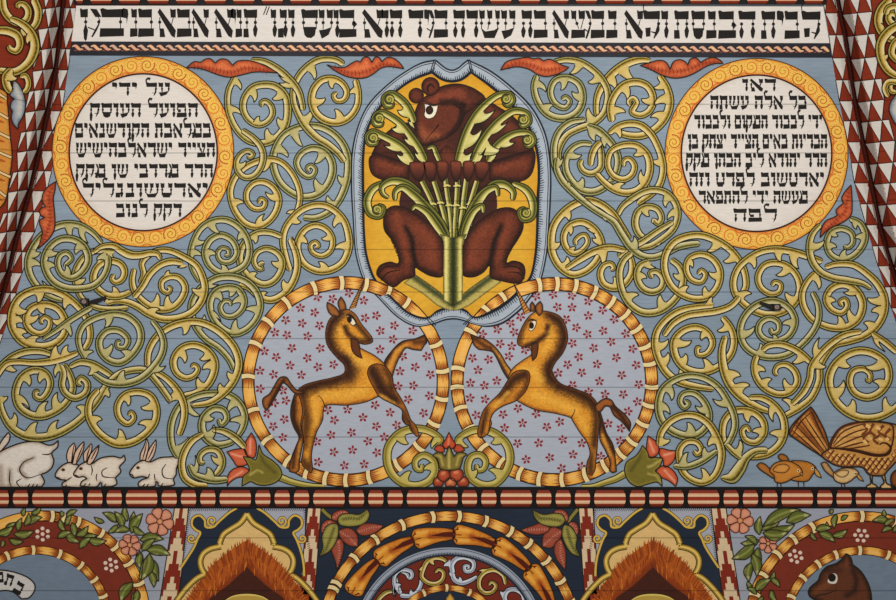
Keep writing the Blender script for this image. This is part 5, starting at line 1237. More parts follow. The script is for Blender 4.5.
rabbit(H1, '440,325 455,295 482,265 520,250 545,262 600,228 680,217 722,226 742,209! 748,240 715,280 722,308 690,345! 698,380 670,396 608,397! 608,378 600,372! 580,397 478,394! 488,368 520,350! 500,338 465,342', ['502,246! 500,200 525,165 545,140! 550,150 545,190 520,250!', '520,262! 530,220 560,180 592,148! 585,190 562,240 540,266!'], '484,290', ['442,328 458,332 470,340', '545,270 552,300 545,330', '580,320 575,345 580,365', '640,285 610,305 615,335 690,345', '500,392 515,378', '530,392 540,378', '620,396 635,380', '515,250 525,200 540,155', '545,235 568,190 586,160'], 'cream rabbit in front of its half hidden twin, short tail raised', (98, 487), 0.0036)
rabbit(H2, '58,320 75,285 110,252 150,240 178,250 240,225 310,219 354,210! 352,250 338,290 335,328 320,352 326,385 270,396 228,392! 226,372 214,366! 212,392 115,399! 108,380 130,358 168,345! 130,338 80,345', ['120,240! 122,205 142,160 160,108! 172,150 165,195 152,240!', '152,245! 165,195 190,150 216,116! 215,165 200,215 175,250!'], '108,285', ['60,322 75,328 82,342', '168,345 178,320', '210,360 205,320', '275,262 252,300 262,340 320,352', '135,398 150,380', '160,396 172,380', '245,394 258,376', '135,235 148,190 160,130', '168,235 190,190 210,140'], 'lone cream rabbit sitting beside the wide hook shaped vine', (155, 487), 0.0030)

# ---------------------------------------------------------------- turkey and chicks
T1 = K(746, 400)
tk = thing('turkey', 888, 488, 'large golden brown turkey with a fanned tail, cut off by the frame edge', 'turkey')
shape(tk, 'tail_fan', '385,40! 408,70 430,110 470,190 500,290! 472,345 430,322 350,270 255,205! 262,170 290,130 340,80', T1, 0.0125, (172, 104, 40), (3, (86, 42, 20), .9), [('385,60 480,300', 4, (90, 46, 22), .8), ('340,90 470,310', 3, (204, 146, 72), .9), ('300,130 460,310', 2.6, (100, 52, 24), .8), ('280,170 450,320', 2.6, (206, 146, 74), .8), ('370,110 485,290', 2.6, (206, 150, 76), .8)], jit=.06)
lines(tk, 'feather_line', ['390,70 490,285', '350,100 480,295', '322,118 468,310', '295,150 455,318', '275,180 440,325', '258,205 300,130 345,82 385,42', '275,215 315,145 360,95 395,70'], T1, 0.0129, (58, 28, 14), 1.5)
shape(tk, 'body', '495,285 508,235 560,170 620,142 700,128 800,128 900,148 960,170 960,330 900,365 845,420 820,448 780,452 730,442 695,402 630,398 560,396 500,372 450,328', T1, 0.0128, (186, 132, 64), (4, (96, 54, 26), .85), [('520,330 600,360 690,380', 7, (206, 156, 86), .7), ('760,360 850,380', 10, (206, 156, 86), .6)], jit=.07)
q = Pad(); rnd = random.Random(3)
for r in range(7):
    for c in range(13):
        x, y = 470 + c * 36 + (18 if r % 2 else 0), 305 + r * 24
        if seg_dist(np.array([[746 + x / 5.973, 400 + y / 5.973]]), outline(pts('495,300 560,310 690,330 800,340 860,330 870,180 900,165 960,180 960,330 900,355 840,410 780,440 735,430 700,395 560,385 480,340', T1)), True)[0] > 1.0 and inside(np.array([[746 + x / 5.973, 400 + y / 5.973]]), outline(pts('495,300 560,310 690,330 800,340 860,330 870,180 900,165 960,180 960,330 900,355 840,410 780,440 735,430 700,395 560,385 480,340', T1)))[0]:
            q.stroke([(746 + (x - 16) / 5.973, 400 + (y - 8) / 5.973), (746 + x / 5.973, 400 + (y + 14) / 5.973), (746 + (x + 18) / 5.973, 400 + (y - 6) / 5.973)], 0.0130, rnd.choice([(104, 54, 24), (128, 66, 30)]), [2.4, 1.6, 2.2])
            q.stroke([(746 + (x - 10) / 5.973, 400 + (y - 4) / 5.973), (746 + x / 5.973, 400 + (y + 7) / 5.973)], 0.01305, (216, 170, 100), [2, 1.2])
q.build('body_feather', tk)
shape(tk, 'wing', '500,285! 512,240 560,172 622,145 700,132 800,132 870,150 880,200 862,290 830,322 780,328 650,300', T1, 0.0133, (194, 140, 70), (3, (92, 48, 22), .9), [('560,190 640,160 720,150', 4, (212, 164, 96), .8), ('540,240 620,205 710,190', 4, (212, 164, 96), .8), ('540,270 640,250 720,240', 4, (206, 156, 86), .8)], jit=.07)
q = Pad()
for s in ('520,262 570,195 640,160 710,140', '520,276 580,225 650,190 715,172', '530,282 600,250 660,225 725,205', '560,288 640,265 720,245', '600,292 680,280 740,270'): q.stroke(pts(s, T1), 0.0136, (88, 44, 20), [1, 1.8, 1.2]); 
for s in ('700,140 720,175 690,210', '760,140 740,185 770,215', '820,150 790,190 830,215', '740,190 700,225 730,255', '800,210 760,235 790,262', '860,170 830,210 860,240'): q.stroke(pts(s, T1), 0.0136, (110, 58, 26), [3.4, 2.2, 3.0])
for s in ('715,150 740,165', '775,160 800,175', '725,215 750,232', '790,225 815,240', '700,240 720,262', '835,225 850,240'): q.stroke(pts(s, T1), 0.0137, (220, 176, 106), [3.4, 2.6])
q.stroke(pts('500,288 560,290 650,302 780,330 845,320 862,285 835,258 805,258 795,268', T1), 0.0138, (56, 26, 14), [1.4, 3.0, 3.4, 3.0, 1.4])
q.stroke(pts('498,285 512,238 560,170 625,140 710,128', T1), 0.0138, (70, 34, 16), [3, 2.6, 1.6])
q.build('wing_feather', tk)
for s in ('738,445! 742,500 718,512 722,525! 786,524! 770,505 755,500 752,448!', '806,445! 822,495 802,512 806,528! 872,528! 860,508 838,498 826,448!'): shape(tk, 'leg', s, T1, 0.0126, (208, 172, 112), (1.5, (140, 92, 44), .8))
shape(tk, 'hanging_wattle', '862,470 870,440 900,415 960,400 960,520 900,522 870,505', T1, 0.0130, (134, 74, 30), (3, (64, 32, 16), .9))
def chick(body, wing, legs, beak, eye, label, foot, d, col, tailq):
    c = thing('chick', *foot, label, 'chick', 'chicks beside the turkey')
    shape(c, 'tail', tailq, T1, d - .0002, mixc(col, (110, 60, 24), .3), (2, (96, 50, 22), .8), lw=1.1)
    shape(c, 'body', body, T1, d, col, (2.6, mixc(col, (110, 56, 22), .7), .8), lw=1.1)
    if wing: shape(c, 'wing', wing, T1, d + .0003, mixc(col, (230, 190, 120), .25), (2.2, mixc(col, (110, 56, 22), .6), .8), lw=.8)
    shape(c, 'beak', beak, T1, d + .0003, (190, 136, 62), None, lw=.9)
    q = Pad(); x, y = pts(eye, T1)[0][:2]; q.disc(x, y, 1.5, 1.5, d + .0004, (226, 200, 140), 12); q.disc(x, y, .9, .9, d + .0005, (40, 24, 14), 10); q.build('eye', c)
    for l in legs: lines(c, 'leg', [l], T1, d - .0001, (70, 40, 20), 1.2)
chick('262,368 310,362 370,370 410,395 420,420 400,440 370,480 330,486 262,470 250,420', None, ['310,480 312,518', '342,480 345,515'], '405,400! 430,425 450,466! 415,446', '396,408', 'orange brown chick standing behind the other one, beak toward the turkey', (804, 488), 0.0122, (178, 112, 40), '248,366! 205,358 190,335 205,322 238,332 255,362')
chick('140,425 160,385 205,365 262,366 320,400 336,432 320,452 285,462 240,488 200,495 172,485 165,450', '160,420 180,392 230,382 258,400 240,428 200,434', ['185,490 186,520', '206,490 208,520'], '318,440! 334,432 338,455!', '312,422', 'orange brown chick in front with its folded wing toward the broad leaf', (780, 488), 0.0128, (190, 122, 46), '62,390! 85,374 115,385 150,425 172,470 120,440 80,412')
chick('520,440 560,412 610,405 655,415 672,440 650,460 610,490 570,497 530,480', '532,438 570,418 612,425 600,450 565,460', ['568,492 570,520', '586,492 588,522'], '658,436! 680,452 702,486! 668,468', '650,440', 'pale chick under the tail of the turkey', (842, 488), 0.0132, (206, 172, 116), '445,378! 472,370 500,400 530,445 548,478 510,455 468,420')
for x, y, lb in ((88, 301.5, 'small dark metal eye fixed to the boards among vines on the hares side'), (778, 307, 'small dark metal eye fixed to the boards among vines on the turkey side')):
    t = thing('screw_eye', x, y + 3, lb, 'screw eye')
    sg = 1 if x < 400 else -1
    q = Pad(); q.fill([(x - 6, y - 3.2), (x + 1, y - 3.2), (x + 2, y + 3.4), (x - 5.5, y + 3.6)], 0.026, (60, 48, 40), raw=True, edge=(1.6, (24, 18, 16), .9), res=1.0, d0=0.0005); q.disc(x - 2.5, y, 2.2, 2.0, 0.0264, (150, 132, 120), 14, col2=(96, 76, 66)); q.build('plate', t, M_GLOSS, flat=1)
    q = Pad(); q.fill([(x + sg * 3, y - 1), (x + sg * 18, y - 5.5), (x + sg * 19, y - 3), (x + sg * 8, y + 2.6), (x + sg * 2, y + 2.4)], 0.018, (30, 26, 24), raw=True, res=2, d0=0.0005); q.build('shank', t, M_GLOSS, flat=1)
# ---------------------------------------------------------------- lower band of arches
def field(name, label, cat, loop, col, d, group=None, raw=True, res=10.0, **kw):
    q = Pad(); q.fill(loop, d, col, raw=raw, res=res)
    o = q.build(name, None, label=label, category=cat, **kw)
    if group: o['group'] = group
    return o
for lb, loop in (('pale grey painted ground around the arch below the hares', [(-30, 508), (182, 508), (168, 612), (-30, 612)]), ('pale grey painted ground around the arch below the turkey', [(718, 508), (926, 508), (926, 612), (732, 612)])):
    field('arch_ground', lb, 'painted ground', loop, LAV, 0.0008)
# stepped flame pilasters
def pilaster(x0t, x1t, x0b, x1b, label, ph):
    q = Pad(); y0, y1 = 508.3, 612
    a = lambda u, y: (x0t + (x0b - x0t) * (y - 508) / 92) * (1 - u) + (x1t + (x1b - x1t) * (y - 508) / 92) * u
    d = 0.0022; RD = (124, 40, 24); CR = (206, 180, 144)
    q.fill([(a(0, y0), y0), (a(1, y0), y0), (a(1, y1), y1), (a(0, y1), y1)], d, CR, raw=True)
    per = 45.5; rows = [[(.38, .62)], [(.38, .62)], [(.2, .8)], [(.06, .94)], [(.0, .40), (.62, 1.0)], [(0, .26), (.76, 1.0)], [(0, .12), (.88, 1.0)]]
    y = y0 - ph
    rh = per / len(rows); k = 0
    while y < y1:
        for u0, u1 in rows[k % len(rows)]:
            ya, yb = max(y, y0), min(y + rh, y1)
            if yb > ya: q.poly([(a(u0, ya), ya), (a(u1, ya), ya), (a(u1, yb), yb), (a(u0, yb), yb)], d + 1e-4, RD)
        y += rh; k += 1
    q.stroke([(a(0, y0), y0), (a(0, y1), y1)], d + 2e-4, INK, 1.1); q.stroke([(a(1, y0), y0), (a(1, y1), y1)], d + 2e-4, INK, 1.1)
    q.build('flame_pilaster', None, label=label, category='painted pilaster', group='stepped flame pilasters')
pilaster(174.5, 188.6, 160, 178.5, 'stepped red and cream pilaster beside the pink rose on the hares side', 3)
pilaster(307.7, 321, 299, 314.5, 'stepped red and cream pilaster beside the leaf spray on the hares side', 5)
pilaster(578.6, 593, 584.5, 599.5, 'stepped red and cream pilaster beside the leaf spray on the turkey side', 5)
pilaster(711, 726, 723, 740, 'stepped red and cream pilaster beside the pink rose on the turkey side', 3)
# ogee arches
def ogee(cx, label, corner_label):
    t = thing('ogee_arch', cx, 612, label, 'painted arch', 'ogee arches')
    k = K(130, 500)
    half = pts('700,82! 662,135 600,175 560,205 535,262! 545,276! 480,292 440,320 422,360 428,405 448,442! 400,468 345,520 300,575 270,620', k)
    H = [(x - 247.2, y) for x, y, _ in half]
    inner = outline([(cx + x, y, c) for (x, y), (_, _, c) in zip(H, half)][::1] + [(cx - x, y, c) for (x, y), (_, _, c) in list(zip(H, half))[:0:-1]])
    def curve(sg):
        out = []; seg = []
        for (x, y), (_, _, c) in zip(H, half):
            seg.append((cx + sg * x, y))
            if c and len(seg) > 1: out.append(crom(seg, False, 1.5)[0]); seg = [seg[-1]]
        out.append(crom(seg, False, 1.5)[0]); return out
    Lf, Rt = curve(1), curve(-1)
    loop = [tuple(p) for s in Lf for p in s] + [tuple(p) for s in Rt[::-1] for p in s[::-1]]
    q = Pad(); q.fill(loop, 0.0022, (212, 174, 112), raw=True, res=3.0, jit=.02); q.build('ground', t)
    q = Pad(); rnd = random.Random(int(cx))
    q.deep = True
    # brushed flame
    ol, ir = [], []
    path_o = pts('709,240 600,310 510,385 440,470 390,540 335,620', k); path_i = pts('660,400 590,470 520,530 450,580 420,620', k)
    for sg in (1, -1):
        O = [(cx + sg * (x - 247.2 - (1.5 if True else 0)), y) for x, y, _ in path_o]; I = [(cx + sg * (x - 247.2 + 6.5), y) for x, y, _ in path_i]
        ol.append(resample(crom(O)[0], 40)); ir.append(resample(crom(I)[0], 40))
    flame = [tuple(p) for p in ol[0]] + [tuple(p) for p in ol[1][::-1]]
    q.fill(flame, 0.0024, (164, 78, 24), raw=True, res=2.0, jit=.06, marks=[([tuple(p) for p in ir[0]], 9, (116, 44, 16), .8), ([tuple(p) for p in ir[1]], 9, (116, 44, 16), .8)])
    for O, I, sg in ((ol[0], ir[0], 1), (ol[1], ir[1], -1)):
        for i in range(0, 40):
            for r in range(3):
                a = O[i] + (rnd.uniform(-1.5, 1.5), rnd.uniform(-1, 2)); v = I[i] - O[i]
                q.stroke([a + np.array((sg * -1.0, -3.2)) * rnd.uniform(.2, 1.2), a + v * .25 + (0, 3)], 0.00245, rnd.choice([(174, 86, 26), (150, 68, 20), (132, 56, 18)]), [.3, 1.8, 1.2])
        for i in range(0, 40, 1):
            a = O[i] + (I[i] - O[i]) * rnd.uniform(.3, .8)
            q.stroke([a, a + (sg * -1 * rnd.uniform(0, 2), rnd.uniform(5, 10))], 0.0025, rnd.choice([(136, 56, 18), (196, 108, 36), (120, 46, 18)]), [.3, 1.2, .3])
    q.build('flame', t)
    q = Pad(); dark = [tuple(p) for p in ir[0]] + [tuple(p) for p in ir[1][::-1]]
    q.fill(dark, 0.0026, (66, 32, 22), raw=True, res=2.5, jit=.05); q.build('hollow', t)
    q = Pad(); q.disc(cx + .5, 611, 29, 17.5, 0.0028, (176, 146, 66), 40, skirt=True); q.stroke([(cx - 28, 606), (cx - 16, 597), (cx, 594.5), (cx + 16, 597), (cx + 29, 606)], 0.0029, (214, 184, 96), [1, 2.4, 1]); q.stroke([(cx - 29, 606), (cx - 16, 596), (cx, 593.3), (cx + 16, 596), (cx + 30, 606)], 0.00295, INK, 1.0); q.build('dish', t)
    q = Pad()
    for s in Lf + Rt:
        q.stroke(s, 0.0030, (52, 40, 18), 6.6, dense=True); q.stroke(s, 0.0031, (150, 118, 44), 4.9, dense=True); q.stroke(s + (0, -.2), 0.0032, (216, 182, 92), 2.2, dense=True)
    q.build('gold_border', t)
    # pale spandrels with a fringe and a thin gold scroll
    for sg in (1, -1):
        X = lambda x: cx + sg * (x / 5.973 + 130 - 247.2)
        line = [(640, 48), (595, 75), (530, 132), (500, 160), (455, 160), (448, 120), (415, 92), (378, 110), (372, 150), (395, 178), (422, 195), (405, 232), (388, 275)] + ([(370, 335), (360, 400), (358, 455)] if (sg < 0) == (cx < 448) else [(345, 345), (305, 405)])
        Lc = crom([(X(x), 500 + y / 5.973) for x, y in line], False, 1.2)[0]
        edge = [(X(303), 568.5), (X(352), 509), (X(640), 508.3)]
        q = Pad(); q.fill([tuple(p) for p in Lc] + [(X(356 if (sg < 0) == (cx < 448) else 315), 500 + 380 / 5.973), (X(354 if (sg < 0) == (cx < 448) else 338), 500 + 180 / 5.973), (X(352), 508.5)], 0.0020, (156, 158, 168), raw=True)
        o = q.build('spandrel', t)
        q = Pad()
        q.stroke(Lc, 0.0024, (52, 42, 18), 3.4, dense=True); q.stroke(Lc, 0.0025, (204, 166, 74), 2.1, dense=True)
        for cxx, cyy, r, a0 in ((492, 125, 30, 1.6), (370, 230, 26, .5)):
            S_ = [(X(cxx + r * (1 - .8 * u) * math.cos(a0 + u * 8)), 500 + (cyy + r * (1 - .8 * u) * math.sin(a0 + u * 8)) / 5.973) for u in np.linspace(0, 1, 36)]
            q.stroke(S_, 0.0024, (52, 42, 18), 2.8, dense=True); q.stroke(S_, 0.0025, (204, 166, 74), 1.7, dense=True)
        q.build('gold_scroll', t, M_LINE)
        q = Pad()
        for i in range(0, 24):
            u = i / 23; x, y = X(352 + (620 - 352) * u), 508.6
            q.stroke([(x, y), (x - sg * 1.2, y + 2.6)], 0.0024, (28, 30, 38), [.9, .4])
        for i in range(0, 26):
            u = i / 25; x, y = X(352 - 40 * u), 510 + 52 * u
            q.stroke([(x, y), (x + sg * 2.4, y + 1.4)], 0.0024, (28, 30, 38), [.9, .4])
        q.build('tick_fringe', t, M_LINE)
ogee(246.9, 'gold edged ogee arch with an orange flame, under the unicorn next to the hares', '')
ogee(652.6, 'gold edged ogee arch with an orange flame, under the unicorn next to the turkey', '')
# ---------------------------------------------------------------- central arch
ca = thing('round_arch', 449, 612, 'round arch in the middle under the pomegranate, with orange pods and a pale fringed band', 'painted arch')
CXa, CYa, RO = 449.0, 643.8, 133.4
def arc_band(parent, name, r0, r1, d, col, cx=CXa, cy=CYa, a0=math.pi * 1.02, a1=math.pi * 1.98, n=120, ink=True):
    q = Pad(); A = np.linspace(a0, a1, n)
    o = [(cx + r0 * math.cos(a), cy + r0 * math.sin(a)) for a in A]; i = [(cx + r1 * math.cos(a), cy + r1 * math.sin(a)) for a in A]
    q.add([(x, y, d) for x, y in o] + [(x, y, d) for x, y in i], [col] * (2 * n), [(k, k + 1, n + k + 1, n + k) for k in range(n - 1)])
    q.skirt(o + i[::-1], d, col)
    if ink: q.stroke(o, d + 1e-4, INK, 1.1, dense=True); q.stroke(i, d + 1e-4, INK, 1.1, dense=True)
    return q.build(name, parent)
def half_disc(parent, name, r, d, col, cx=CXa, cy=CYa):
    q = Pad(); q.fill([(cx + r * math.cos(a), min(612, cy + r * math.sin(a))) for a in np.linspace(math.pi, 2 * math.pi, 80)], d, col, raw=True, res=6.0); return q.build(name, parent)
half_disc(ca, 'field', 89, 0.0022, (112, 40, 26))
ks = [math.atan2(500 + y / 5.973 - CYa, 390 + x / 5.973 - CXa) for x, y in ((72, 150), (253, 100), (410, 95), (570, 125), (718, 185), (828, 258))] + [math.atan2(500 + y / 5.973 - CYa, 260 + x / 5.973 - CXa) for x, y in ((850, 150), (690, 238), (565, 350), (455, 500))][1:] + [math.atan2(500 + y / 5.973 - CYa, 520 + x / 5.973 - CXa) for x, y in ((160, 358), (248, 480), (310, 600))] + [-2.70]
bamboo('outer_hoop', ca, CXa, CYa, (RO, RO), (RO - 11.2, RO - 11.2), math.pi * 1.08, math.pi * 1.92, [k for k in ks], 0.0046, closed=False, n=160, bandw=.03)
def podarc():
    am = -math.pi / 2
    edges = [-2.62, -2.27, -1.93, -1.62]   # heads of the pods on the hares side
    A = []
    heads = [math.atan2(500 + y / 5.973 - CYa, 390 + x / 5.973 - CXa) for x, y in ((375, 200), (620, 255), (830, 400))]
    step = heads[1] - heads[0]
    seq = [(heads[0] + step * i, heads[0] + step * (i + 1) + .02) for i in range(0, 4)]
    hl = math.atan2(500 + 230 / 5.973 - CYa, 390 + 125 / 5.973 - CXa)
    seq += [(hl + .01 - step * i, hl - step * (i - 1) + .015) for i in range(0, 4)]
    for h, e in seq:
        rm = 109.5
        if max(math.sin(h), math.sin(e)) * rm + CYa > 618: continue
        pt = lambda a, dr: (CXa + (rm + dr) * math.cos(a), CYa + (rm + dr) * math.sin(a))
        w = e - h
        q = Pad()
        lp = [(*pt(h + w * f, dr), False) for f, dr in ((0, 0), (.02, 6), (.1, 10), (.3, 9.5), (.6, 7.5), (.85, 6), (1.0, 3.5))] + [(*pt(h + w * f, dr), False) for f, dr in ((1.0, -3.5), (.85, -6), (.6, -7.5), (.3, -9.5), (.1, -10), (.02, -6))]
        q.fill(lp, 0.0040, (206, 132, 40), edge=(3.0, (150, 70, 20), .8), marks=[([pt(h + w * .42, 0), pt(h + w * 1.0, 0)], 5.5, (150, 62, 18), .9), ([pt(h + w * .12, 5), pt(h + w * .35, 5)], 4, (230, 170, 76), .8), ([pt(h + w * .12, -5), pt(h + w * .35, -5)], 4, (230, 170, 76), .8)], res=1.4)
        q.stroke(outline(lp), 0.0041, INK, 1.0, closed=True, dense=True)
        q.fill([pt(h + w * .42, 0), pt(h + w * .75, 2.4), pt(h + w * 1.0, 2.6), pt(h + w * 1.0, -2.6), pt(h + w * .75, -2.4)], 0.0042, (78, 26, 14), raw=True, skirt=False)
        for sg in (1, -1):
            S_ = [pt(h + w * (.1 + .1 * u * math.cos(u * 5)), sg * (5 + 3.2 * (1 - u) * math.sin(u * 7))) for u in np.linspace(0, 1, 14)]
            q.stroke(S_, 0.0043, (132, 58, 18), .9, dense=True)
        q.stroke([pt(h + w * .02, 0), pt(h + w * .2, 0)], 0.0043, (120, 50, 16), 1.1)
        q.build('pod', ca)
podarc()
A = np.linspace(math.pi * 1.11, math.pi * 1.89, 130)
band('fringed_band', ca, [(CXa + 97.6 * math.cos(a), CYa + 97.6 * math.sin(a)) for a in A], [(CXa + 87.6 * math.cos(a), CYa + 87.6 * math.sin(a)) for a in A], 0.0034, 130, tick=1.5, tick_len=(.38, .42), pal=((34, 38, 48), (128, 136, 152), (150, 156, 168)), dl=(.25, .45))
SILVER = dict(ink=(34, 34, 40), rim=(176, 180, 190), band=(120, 126, 140), mid=(160, 165, 176), lite=(190, 194, 202), hi=(206, 208, 212), tick=(80, 84, 96))
def scr(name, k, s, w, pal, barbs=''):
    L_, _ = crom(pts(s, k), False, 1.1); ww = np.interp(np.linspace(0, 1, len(L_)), np.linspace(0, 1, len(w)), w) * .82
    pad, T_, *_r = strand_mesh(L_, None, ww, 0.0032, pal, ticks=False)
    for bs in barbs.split():
        a, b = bs.split('>'); bx, by = map(float, a.split(',')); tx, ty = map(float, b.split(','))
        z = barb(k[0] + bx / k[2], k[1] + by / k[2], k[0] + tx / k[2], k[1] + ty / k[2], L_, T_, ww, 0.0034, pal); pad.add(z.v, z.c, z.f)
    pad.build(name, ca)
Q1 = K(390, 500); Q0 = K(260, 500)
scr('silver_scroll', Q1, '105,460 118,470 132,455 128,430 100,418 60,420 30,450 25,500 45,540', [2, 4, 4, 3.5, 3.5, 4, 5], SILVER, '40,520>70,510 45,530>30,580')
scr('silver_scroll', Q1, '183,440 185,500 160,550 120,572 60,570', [3, 4, 4.5, 4.5, 5], SILVER, '140,560>130,530')
scr('gold_scroll', Q1, '350,385 320,355 270,345 220,370 200,410 190,460 230,495 280,498 315,470 318,430 290,415 270,435', [3, 4.5, 5, 4.5, 4.5, 4.5, 4, 2.5], GOLD, '205,420>168,430 260,350>270,385')
scr('silver_scroll', Q1, '455,405 470,410 470,392 445,395 452,425 490,420 500,375 460,345 400,350 370,385 375,440', [2, 4, 4.5, 5, 5.5, 5.5], SILVER, '375,400>320,400 370,440>350,420')
scr('silver_scroll', Q1, '370,430 385,475 430,495 480,480 520,455', [5, 5.5, 5, 4.5, 3], SILVER, '410,490>410,455')
scr('gold_scroll', Q1, '690,505 675,450 625,418 570,430 535,470 535,525 570,555 615,545 632,510 605,490 590,510', [3, 4.5, 5, 4.5, 4.5, 4.5, 4, 2.5], GOLD, '560,430>518,430')
scr('silver_scroll', Q1, '800,600 790,560 750,535 705,540 685,575 690,610', [4, 5, 5, 5, 5], SILVER, '690,560>660,540')
scr('silver_scroll', Q0, '890,470 875,440 840,425 810,450 815,500 840,560', [3, 4, 4.5, 5, 5], SILVER, '830,530>812,575')
scr('gold_scroll', Q0, '800,545 760,550 720,580 700,610', [3, 4.5, 4.5, 4], GOLD)
bamboo('inner_hoop', ca, CXa - 2, CYa, (59.5, 59.5), (52.5, 52.5), math.pi * 1.18, math.pi * 1.82, [-1.57 - .01, -1.16, -2.0, -2.4, -.76], 0.0036, closed=False, n=70, bandw=.05)
half_disc(ca, 'navy_hollow', 52.5, 0.0028, NAVY, CXa - 2)
q = Pad(); q.fill(pts('358,555! 372,575 384,592 370,610 348,610 335,590 345,575', Q1), 0.0032, (206, 160, 60), edge=(2, (120, 80, 26), .8), res=1.0); q.build('gold_drop', ca)
# ---------------------------------------------------------------- side arches
LG = dict(a=(94, 98, 38), b=(52, 60, 22), c=(150, 156, 84), tip=(200, 190, 130))
def leaf(pad, bx, by, tx, ty, w, d, bend=0.0):
    b = np.array((bx, by)); t = np.array((tx, ty)); v = t - b; t = t + v * .16; b = b - v * .10; v = t - b; ln = np.hypot(*v); u = v / ln; n = np.array((-u[1], u[0]))
    mid = lambda f, o: tuple(b + v * f + n * (o + bend * ln * math.sin(math.pi * f)))
    P_ = [(*b, True), (*mid(.25, w * .45), False), (*mid(.55, w * .5), False), (*mid(.8, w * .25), False), (*t, True), (*mid(.8, -w * .25), False), (*mid(.55, -w * .5), False), (*mid(.25, -w * .45), False)]
    V = [mid(f, 0) for f in np.linspace(0.05, .9, 8)]
    pad.fill(P_, d, LG['a'], edge=(2.2, LG['b'], .8), marks=[(V, 1.6, LG['c'], .8), ([mid(.78, 0), tuple(t)], 2.2, LG['tip'], 1), ([mid(.3, w * .42), mid(.6, w * .44), mid(.85, w * .16)], 1.5, LG['tip'], .8)], res=1.2, d0=None)
    pad.stroke(outline(P_), d + 1e-4, INK, .95, closed=True, dense=True)
def garland(k, leaves, label, foot, d, w=6.5):
    t = thing('leaf_garland', *foot, label, 'leaves', 'leaf garlands on the side arches')
    for i, (a, b_) in enumerate(leaves):
        q = Pad(); x0, y0 = k[0] + a[0] / k[2], k[1] + a[1] / k[2]; x1, y1 = k[0] + b_[0] / k[2], k[1] + b_[1] / k[2]
        ln = math.hypot(x1 - x0, y1 - y0)
        leaf(q, x0, y0, x1, y1, max(4.6, min(w * 1.2, ln * .52)), d + .00025 * i, .12 if i % 2 else -.10); q.build('leaf', t)
def rose(x, y, r, label, d, rot=0.3, n=6):
    t = thing('rose', x, y + r, label, 'painted flower', 'pink roses on the side arches')
    for i in range(n):
        a = rot + i * 2 * math.pi / n; q = Pad()
        L_ = [(x, y, True)] + [(x + r * f * math.cos(a + o), y + r * f * math.sin(a + o), False) for f, o in ((.5, -.52), (.84, -.5), (1.02, -.32), (1.06, 0), (1.02, .32), (.84, .5), (.5, .52))]
        q.fill(L_, d, (206, 142, 112), edge=(2.2, (168, 84, 62), .8), res=1.1, d0=None); q.stroke(outline(L_), d + 1e-4, (70, 34, 24), .9, closed=True, dense=True); q.build('petal', t)
    q = Pad(); q.disc(x, y, r * .24, r * .24, d + 3e-4, (176, 96, 60), 14, col2=(216, 160, 110)); q.stroke([(x + r * .24 * math.cos(a), y + r * .24 * math.sin(a)) for a in np.linspace(0, 6.28, 14)[:-1]], d + 4e-4, INK, .7, closed=True, dense=True); q.build('flower_heart', t)
def dots(x, y, label, rot):
    t = thing('dot_flower', x, y + 6, label, 'painted flower', 'white dot flowers on the red arches')
    for i in range(7):
        q = Pad(); a = rot + i * math.pi / 3; dx, dy = (0, 0) if i == 6 else (6.0 * math.cos(a), 5.6 * math.sin(a))
        q.disc(x + dx, y + dy, 2.0, 1.9, 0.0034, (214, 190, 172), 12, skirt=True); q.build('dot', t)
def side_arch(cx, cy, ro, cxi, cyi, ri, kn, kni, label):
    t = thing('round_arch', min(max(cx, 5), 890), 612, label, 'painted arch', 'side arches with red band')
    A = np.linspace(math.pi, 2 * math.pi, 90)
    q = Pad(); q.fill([(cx + (ro - 5) * math.cos(a), min(612, cy + (ro - 5) * math.sin(a))) for a in A], 0.0018, (118, 46, 30), raw=True, res=6, jit=.03); q.build('red_band', t)
    q = Pad(); q.fill([(cxi + (ri - 4) * math.cos(a), min(612, cyi + (ri - 4) * math.sin(a))) for a in A], 0.0024, (108, 122, 138), raw=True, res=6, jit=.02); q.build('blue_field', t)
    bamboo('outer_hoop', t, cx, cy, (ro, ro), (ro - 11, ro - 11), math.pi * 1.04, math.pi * 1.97, kn, 0.0044, closed=False, n=120, bandw=.035)
    bamboo('inner_hoop', t, cxi, cyi, (ri, ri), (ri - 9, ri - 9), math.pi * 1.04, math.pi * 1.97, kni, 0.0040, closed=False, n=100, bandw=.045)
E0, E1, E2, E3 = K(0, 500), K(130, 500), K(640, 500), K(746, 500)
side_arch(42, 619, 108.7, 36, 622, 76.5, angs(42, 619, '310,98 375,100 470,120 612,190 705,262 790,362 850,490 -100,190 -260,330', E0), angs(36, 622, '42,330 198,300 357,318 490,380 578,465 632,568 -120,420', E0), 'round arch below the hares with a red band, white dot flowers and a blue field')
side_arch(861.5, 628.5, 117.7, 861.5, 626.5, 80.6, angs(861.5, 628.5, '388,150 270,218 172,312 92,445 30,560 690,100 900,110', E3), angs(861.5, 626.5, '272,580 340,465 428,380 535,325 678,300 850,322 960,400', E3), 'round arch below the turkey with a red band over a dark beast head')
dots(42.7, 534, 'white seven dot flower between the leaf garlands on the arch below the hares', .5)
dots(111, 565, 'white seven dot flower low on the red band of the arch below the hares', .4)
dots(861, 535.5, 'white seven dot flower high on the red band of the arch below the turkey', .1)
dots(795.7, 556.4, 'white seven dot flower low on the red band of the arch below the turkey', .3)
garland(E0, [((140, 95), (150, 52)), ((190, 80), (240, 45)), ((160, 140), (242, 108)), ((150, 150), (170, 85)), ((110, 180), (130, 115)), ((90, 200), (190, 185)), ((40, 195), (90, 140)), ((60, 235), (132, 245)), ((20, 240), (10, 278)), ((-10, 200), (70, 160))], 'green leaf garland over the crown of the arch below the hares, nearest the frame edge', (22, 549), 0.0054)
